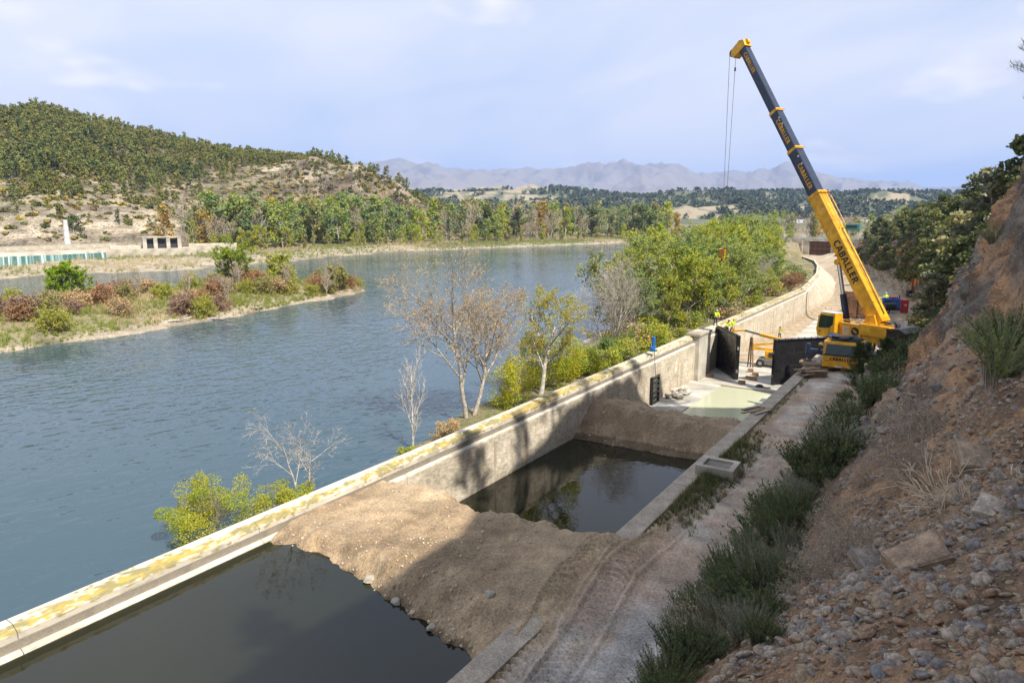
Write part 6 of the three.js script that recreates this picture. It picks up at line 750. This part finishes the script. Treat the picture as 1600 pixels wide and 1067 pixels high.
// ---- shrubs of the slope
const shrubKinds = []; {
  const make = (seed, o) => { const R = rng(seed), leaf = new Soup(), wood = new Soup(); for (let k = 0; k < o.stems; k++) { const a = R() * 6.28, rr = Math.sqrt(R()), lean = rr * o.lean, h = o.h * (0.6 + R() * 0.45) * (1 - 0.25 * rr), x0 = Math.cos(a) * rr * o.foot, z0 = Math.sin(a) * rr * o.foot, pts = []; for (let i = 0; i <= 4; i++) { const t = i / 4; pts.push([x0 + Math.cos(a) * lean * t * t * h + (R() - 0.5) * 0.05 * o.h, t * h, z0 + Math.sin(a) * lean * t * t * h + (R() - 0.5) * 0.05 * o.h]); } if (o.thick) wood.tube(pts, [0.007, 0.006, 0.005, 0.004, 0.002].map((v) => v * o.thick), 3); else wood.tube([pts[0], pts[2], pts[4]], [0.007, 0.005, 0.002], 3);
      const c0 = o.cols[Math.floor(R() * o.cols.length)]; for (let i = 0; i < o.leaves; i++) { const t = o.from + (1 - o.from) * R(), q = Math.min(3, Math.floor(t * 4)), f = t * 4 - q, v = 0.75 + R() * 0.5; leaf.col = [c0[0] * v, c0[1] * v, c0[2] * v]; const b = [0, 1, 2].map((c) => lerp(pts[q][c], pts[q + 1][c], f)), an = R() * 6.28, u = 0.4 + R() * 0.9, L = o.leaf * (0.6 + R() * 0.7), d = norm3([Math.cos(an), u, Math.sin(an)]), e = [b[0] + d[0] * L, b[1] + d[1] * L, b[2] + d[2] * L], w = L * o.wide; leaf.tri([b[0] - Math.sin(an) * w, b[1], b[2] + Math.cos(an) * w], [b[0] + Math.sin(an) * w, b[1], b[2] - Math.cos(an) * w], e); } }
    const g = new THREE.Group(); g.name = o.name; mesh('stems', wood.done(), o.wood, g); if (o.leaves) mesh('leaves', leaf.done(true), o.mat, g); tag(g, '', o.cat, ''); return g; };
  for (let k = 0; k < 3; k++) shrubKinds.push(make(700 + k, { name: 'rosemary_bush', cat: 'shrub', stems: 210, leaves: 62, lean: 0.62, foot: 0.30, h: 0.85, leaf: 0.048, wide: 0.13, from: 0.12, cols: [[1, 1, 1], [1.2, 1.1, 0.9], [0.8, 0.9, 1]], mat: leafDarkBush, wood: M.twigOlive ??= std(lin(0.13, 0.125, 0.07), { roughness: 0.95 }) }));
  for (let k = 0; k < 2; k++) shrubKinds.push(make(710 + k, { name: 'grey_shrub', cat: 'shrub', stems: 240, leaves: 40, lean: 0.5, foot: 0.30, h: 0.75, leaf: 0.042, wide: 0.12, from: 0.2, cols: [[1, 1, 1], [1.25, 1.2, 1.1], [0.85, 0.85, 0.9]], mat: leafSage, wood: M.twigGrey }));
  const twiggy = (name, seed, o, wm, f, fm) => { const b = branching({ seed, levels: 2, curve: 0.6, rmin: 0.0018, ...o }), g = new THREE.Group(); g.name = name; mesh('stems', b.wood.done(), wm, g); if (f) mesh('leaves', foliage(b, ...f).done(true), fm, g); tag(g, '', 'shrub', ''); return g; };
  for (let k = 0; k < 2; k++) shrubKinds.push(twiggy('dry_brush', 720 + k, { h: 0.8, n: [7, 5], spread: 0.55, ratio: [0.5, 0.5], start: [0.2, 0.2], stems: 22, stemLean: 0.85, r: 0.006, up: -0.02 }, M.twigGrey, [2, 0.03, 0.022, [[1, 1, 1], [1.3, 1.2, 1.1]], 0.5], leafMat(0.34, 0.27, 0.18, 0.2)));
  const lowKinds = []; for (let k = 0; k < 3; k++) lowKinds.push(make(750 + k, { name: 'rosemary_bush', cat: 'shrub', stems: 110, leaves: 24, lean: 0.62, foot: 0.30, h: 0.85, leaf: 0.085, wide: 0.16, from: 0.12, cols: [[1, 1, 1], [1.2, 1.1, 0.9], [0.8, 0.9, 1]], mat: leafDarkBush, wood: M.twigOlive })); for (let k = 0; k < 2; k++) lowKinds.push(make(755 + k, { name: 'grey_shrub', cat: 'shrub', stems: 110, leaves: 18, lean: 0.5, foot: 0.30, h: 0.75, leaf: 0.075, wide: 0.16, from: 0.2, cols: [[1, 1, 1], [1.25, 1.2, 1.1]], mat: leafSage, wood: M.twigGrey })); shrubKinds.low = lowKinds;
  shrubKinds.push(twiggy('white_broom', 730, { h: 0.62, n: [6, 3], spread: 0.5, ratio: [0.6, 0.5], start: [0.15, 0.2], stems: 16, stemLean: 1.5, r: 0.007, up: 0.02, rmin: 0.003 }, M.straw));
  shrubKinds.push(make(731, { name: 'green_shrub', cat: 'shrub', stems: 60, leaves: 70, lean: 0.8, foot: 0.14, h: 0.9, leaf: 0.042, wide: 0.16, from: 0.2, cols: [[1, 1, 1], [1.3, 1.25, 1], [0.85, 0.9, 0.9]], mat: leafMat(0.19, 0.25, 0.085, 0.35), wood: M.twigGrey }));
}
{
  const R = rng(808); const setS = (k, z, t, s, label, group) => { const p = slopePoint(z, t), proto = z < -15 && k < 5 ? shrubKinds.low[k] : shrubKinds[k], c = proto.clone(); c.name = numbered(proto.name); c.position.set(p[0], p[1] - 0.05, p[2]); c.scale.setScalar(s); c.rotation.set(0, R() * 6.28, 0.12 + R() * 0.12); c.userData = { label, category: 'shrub' }; if (group) c.userData.group = group; scene.add(c); return c; };
  // along the brow above the road
  const brow = []; for (let z = -3.0; z > -47; z -= 0.30 + Math.max(0, -z - 10) * 0.015) { const near = z > -16; brow.push([z, 0.20 + R() * 0.10], [z - 0.1, 0.13 + R() * 0.09]); if (R() < 0.55) brow.push([z, 0.05 + R() * 0.08]); if (!near && R() < 0.4) brow.push([z, 0.26 + R() * 0.09]); if (near && z < -5.5 && R() < 0.75) brow.push([z, 0.29 + R() * 0.06]); }
  for (const [z, t] of brow) { const q = R() + 0.35 * n2(z * 0.4, t * 9), k = q < 0.5 ? Math.floor(R() * 3) : q < 0.85 ? 3 + Math.floor(R() * 2) : 5 + Math.floor(R() * 2); const where = (t < 0.12 ? 'low on ' : t < 0.2 ? 'halfway up ' : 'at the top of ') + (z > -5 ? 'the bank at the lower picture edge' : z > -7 ? 'the bank beside the thin twigs' : z > -11 ? 'the bank above the grey road patch' : z > -16 ? 'the bank across from the buried coping' : z > -24 ? 'the bank across from the middle pond' : z > -33 ? 'the bank across from the concrete box' : z > -41 ? 'the bank across from the milky pool' : 'the bank at the young pines'); const kind = k < 3 ? 'dark green rosemary bush' : k < 5 ? 'grey green wiry shrub' : 'dry leafless brush'; const sz = 0.75 + R() * 0.5; setS(k, z, t, (z > -7 ? 0.5 : z > -16 ? 0.8 : 1.25) * sz, `${sz > 1.08 ? 'big ' : sz < 0.9 ? 'small ' : ''}${kind} ${where}`, 'shrubs on the bank above the road'); }
  for (let z = -48; z > -75; z -= 0.55) for (let q = 0; q < 2; q++) { const k = Math.floor(R() * 5); setS(k, z, 0.04 + R() * 0.28, 1.3 + R() * 0.9, `${k < 3 ? 'dark green' : 'grey green'} bush on the bank beside and behind the crane`, `${k < 3 ? 'dark green' : 'grey green'} bushes on the bank beside and behind the crane`); }
  // among the stones and on the spur
  for (const [k, z, t, s, l] of [[6, -13.5, 0.455, 1.5, 'grey dead brush lying over the middle of the slope'], [5, -11.2, 0.47, 1.3, 'tangled grey dead brush left of the white broom'], [6, -8.6, 0.415, 1.0, 'dry brush with arching stems above the flat rock slab'], [5, -10.8, 0.40, 0.9, 'dead brush on the brow where the slope turns to the spur'], [7, -8.6, 0.497, 1.7, 'sunlit white leafless broom stems at the right edge'], [8, -14.3, 0.525, 1.6, 'fresh green leafy shrub at the right edge above the white broom'], [8, -15.5, 0.535, 1.4, 'second green leafy shrub behind the one at the right edge'], [0, -17, 0.54, 1.2, 'dark bush on the spur at the right edge behind the green shrub'], [8, -31, 0.555, 1.2, 'yellow green bush on top of the rock spur'], [4, -26, 0.50, 0.6, 'small grey shrub clinging to the spur face'], [3, -6.2, 0.33, 0.55, 'lone grey shrub between the rock slab and the brow'], [5, -15.2, 0.45, 1.4, 'wide dead brush in front of the dark spur rock']]) setS(k, z, t, s, l);
  for (let i = 0; i < 26; i++) { const z = -6.5 - R() * 7, t = 0.3 + R() * 0.12; setS(5 + Math.floor(R() * 2), z, t, 0.4 + R() * 0.4, `small dry brush among the pebbles ${z > -8.5 ? 'near the flat slab' : z > -11 ? 'above the flat slab' : 'towards the spur'}`, 'small dry brush among the pebbles'); }
}
// ---- pines: the young one before the crane, those on the slope top, the wood in the side valley
{
  const pine = (seed, H, w, n, per, leaf, trunkMat = M.barkDark) => { const R = rng(seed), s = new Soup(), wood = new Soup().tube([[0, -0.4, 0], [0.05 * H * 0.3, H * 0.4, 0.02 * H], [0, H, 0]], [H * 0.02, H * 0.014, 0.015], 6); for (let i = 0; i < n; i++) { const y = 0.10 + 0.88 * Math.pow(i / n, 0.9), a = i * 2.4 + R(), r = w * Math.pow(1 - y, 0.6) * (0.55 + R() * 0.6) + 0.12, end = [Math.cos(a) * r, y * H + r * 0.28, Math.sin(a) * r]; wood.tube([[0, y * H, 0], [end[0] * 0.5, y * H + r * 0.06, end[2] * 0.5], end], [0.02 * (1 - y) + 0.012, 0.014, 0.006], 3); const c = 0.75 + R() * 0.5; for (let k = 0; k < per; k++) { const t = 0.35 + 0.65 * R(), v = 0.8 + R() * 0.4; s.col = [c * v, c * v, c * v * 0.95]; const b = [end[0] * t + (R() - 0.5) * 0.32, y * H + r * 0.28 * t * t + (R() - 0.5) * 0.26, end[2] * t + (R() - 0.5) * 0.32], d = norm3([Math.cos(a) + (R() - 0.5) * 1.8, 0.5 + R(), Math.sin(a) + (R() - 0.5) * 1.8]), L = leaf * (0.7 + R() * 0.6), wd = leaf * 0.10; s.tri([b[0] - d[2] * wd, b[1], b[2] + d[0] * wd], [b[0] + d[2] * wd, b[1], b[2] - d[0] * wd], [b[0] + d[0] * L, b[1] + d[1] * L, b[2] + d[2] * L]); } } return [wood, s]; };
  let [w, s] = pine(901, 4.4, 1.5, 44, 330, 0.16); plant(makeTree('young_pine', 'young pine in front of the crane cab on the road edge', 'pine tree', undefined, w, M.barkDark, s, leafPine), -4.7, -0.1, -45.5, 1, 0.4); plant(makeTree('young_pine', 'second young pine close behind the one hiding the crane cab', 'pine tree', undefined, ...[pine(902, 3.6, 1.3, 36, 280, 0.16)].flatMap(([a, b]) => [a, M.barkDark, b, leafPine])), -3.7, 0.7, -48.5, 1, 1.4); plant(makeTree('young_pine', 'small bright green pine sapling on the road verge before the crane', 'pine tree', undefined, ...[pine(903, 1.9, 0.9, 22, 220, 0.13)].flatMap(([a, b]) => [a, M.barkDark, b, leafMat(0.09, 0.125, 0.03, 0.2)])), -5.2, 0, -42.5, 1, 2.2);
  // overhanging pine right of the frame, only its tips reach into view
  [w, s] = pine(905, 7.5, 2.6, 60, 420, 0.2); plant(makeTree('slope_pine', 'dark pine whose branch tips reach in at the upper right corner', 'pine tree', undefined, w, M.barkDark, s, leafPine), 2.75, slopePoint(-30, tOf(-30, 2.75))[1] - 0.3, -30, 0.95, 0.5);
  // pines on the top of the slope that throw the broken shadow edge on the lock
  [w, s] = pine(906, 6, 2.1, 40, 150, 0.3); const top = makeTree('ridge_pine', 'dark pine on the crest of the slope above the road', 'pine tree', 'pines on the crest of the slope', w, M.barkDark, s, leafPine); const R = rng(33);
  for (const [x, z, sc] of [[12, -2, 0.6], [12.2, -14, 0.7], [11.8, -18, 1.0], [12.4, -23, 0.7], [11.9, -27, 1.05], [12.2, -32, 0.6], [12, -36.5, 0.95], [12.3, -41, 0.65], [12.6, -46, 0.9], [12, 5, 0.8], [12.3, 12, 1]]) { const p = slopePoint(z, tOf(z, x)); plant(top, p[0], p[1] - 0.2, z, sc, R() * 6.28); }
  // side valley wood beyond the crane
  const vp = []; for (let k = 0; k < 5; k++) { const R2 = rng(930 + k), H = 6.5, L = [], n = 17; for (let i = 0; i < n; i++) { const y = 0.30 + 0.68 * (i / (n - 1)), a = R2() * 6.28, ww = 2.1 * Math.pow(1 - y, 0.5) + 0.3, r = ww * (0.3 + 0.6 * R2()); L.push([Math.cos(a) * r, y * H, Math.sin(a) * r, 0.6 + 0.35 * R2(), 0.4]); } const b = branching({ seed: 940 + k, h: H, levels: 1, n: [9], spread: 0.9, ratio: [0.35], start: [0.3], r: 0.12, trunk: 0.9, rmin: 0.02 }); vp.push(makeTree('valley_pine', '', 'pine tree', '', b.wood, M.bark, lobes(new Soup(), L, 90, 0.30, [[1, 1, 1], [0.75, 0.8, 0.9], [1.2, 1.12, 0.95]], R2), leafPine)); }
  const mats = [[leafMat(0.125, 0.15, 0.055, 0.25), 'dark'], [leafMat(0.19, 0.21, 0.08, 0.25), 'light'], [leafMat(0.24, 0.235, 0.13, 0.25), 'silvery olive']]; let n = 0;
  for (let q = 0; q < 150; q++) { const z = -60 - R() * 200, t = 0.10 + R() * 0.55, p = slopePoint(z, t); if ((z > -72 && t < 0.4) || (z < -92 && t < 0.17)) continue; const m = R() < 0.55 ? 0 : R() < 0.75 ? 1 : 2; plant(vp[q % 5], p[0], p[1] - 0.3, z, 0.62 + R() * 0.5, R() * 6.28, `${mats[m][1]} green tree ${p[1] > 11 ? 'on top of' : p[1] > 5 ? 'halfway up' : 'at the foot of'} the wooded slope ${z > -90 ? 'just behind the crane' : z > -130 ? 'right of the generator' : z > -180 ? 'above the sandy bank' : 'near the far head wall'}`, `${mats[m][1]} trees in the wood beyond the crane`, mats[m][0]); }
  for (const [x, z, s, m, l] of [[1.8, -92, 1.65, 2, 'silvery olive tree rising highest above the rock spur'], [4.6, -90, 1.6, 0, 'dark tree at the right edge above the rock spur'], [-0.6, -99, 1.6, 2, 'silvery olive tree left of the highest one beyond the spur'], [-2.4, -106, 1.4, 1, 'light green tree on the skyline left of the silvery olives'], [3.2, -57, 0.6, 1, 'small light tree just behind the rock spur edge']]) { const p = slopePoint(z, tOf(z, x)); plant(vp[n++ % 5], p[0], p[1] - 0.3, z, s, R() * 6, l, 'trees above the rock spur', mats[m][0]); }
  // bushes under the wood
  const bg = lobes(new Soup(), [[0, 0.5, 0, 0.9, 0.6], [0.6, 0.4, 0.3, 0.6, 0.4], [-0.5, 0.4, -0.3, 0.6, 0.45]], 60, 0.26, G1, rng(3)).done(true), S = []; for (let q = 0; q < 900; q++) { const z = -56 - R() * 200, t = 0.03 + R() * 0.6; if ((t < 0.12 && R() < 0.7) || (z < -92 && t < 0.13)) continue; S.push(slopePoint(z, t)); } const m = new THREE.InstancedMesh(bg, leafMat(0.9, 0.9, 0.9, 0.2), S.length), o = new THREE.Object3D(); S.forEach(([x, y, z], i) => { const sc = 0.7 + R() * 1.1; o.position.set(x, y - 0.1, z); o.rotation.y = R() * 6; o.scale.setScalar(sc); o.updateMatrix(); m.setMatrixAt(i, o.matrix); const k = R(); m.setColorAt(i, k < 0.65 ? lin(0.13, 0.145, 0.065) : k < 0.9 ? lin(0.25, 0.19, 0.13) : lin(0.27, 0.27, 0.15)); }); m.name = 'wood_undergrowth'; tag(m, 'dark brushy undergrowth covering the wooded slope beyond the crane', 'undergrowth'); m.userData.kind = 'stuff'; m.castShadow = m.receiveShadow = true; scene.add(m);
}
// thin bare twigs in the lower middle, in front of the road
{ const b = branching({ seed: 955, h: 1.5, levels: 2, n: [6, 4], spread: 0.55, stems: 4, r: 0.008, rmin: 0.0025, up: 0.05 }); const t = makeTree('dead_twigs', 'thin dark leafless twigs standing before the grey patch of road', 'shrub', undefined, b.wood, M.twigBrown, null, null); const p = slopePoint(-5.2, 0.2); plant(t, p[0] - 0.15, p[1] - 0.1, p[2], 0.8, 0.5); }
renderer.render(scene, camera);
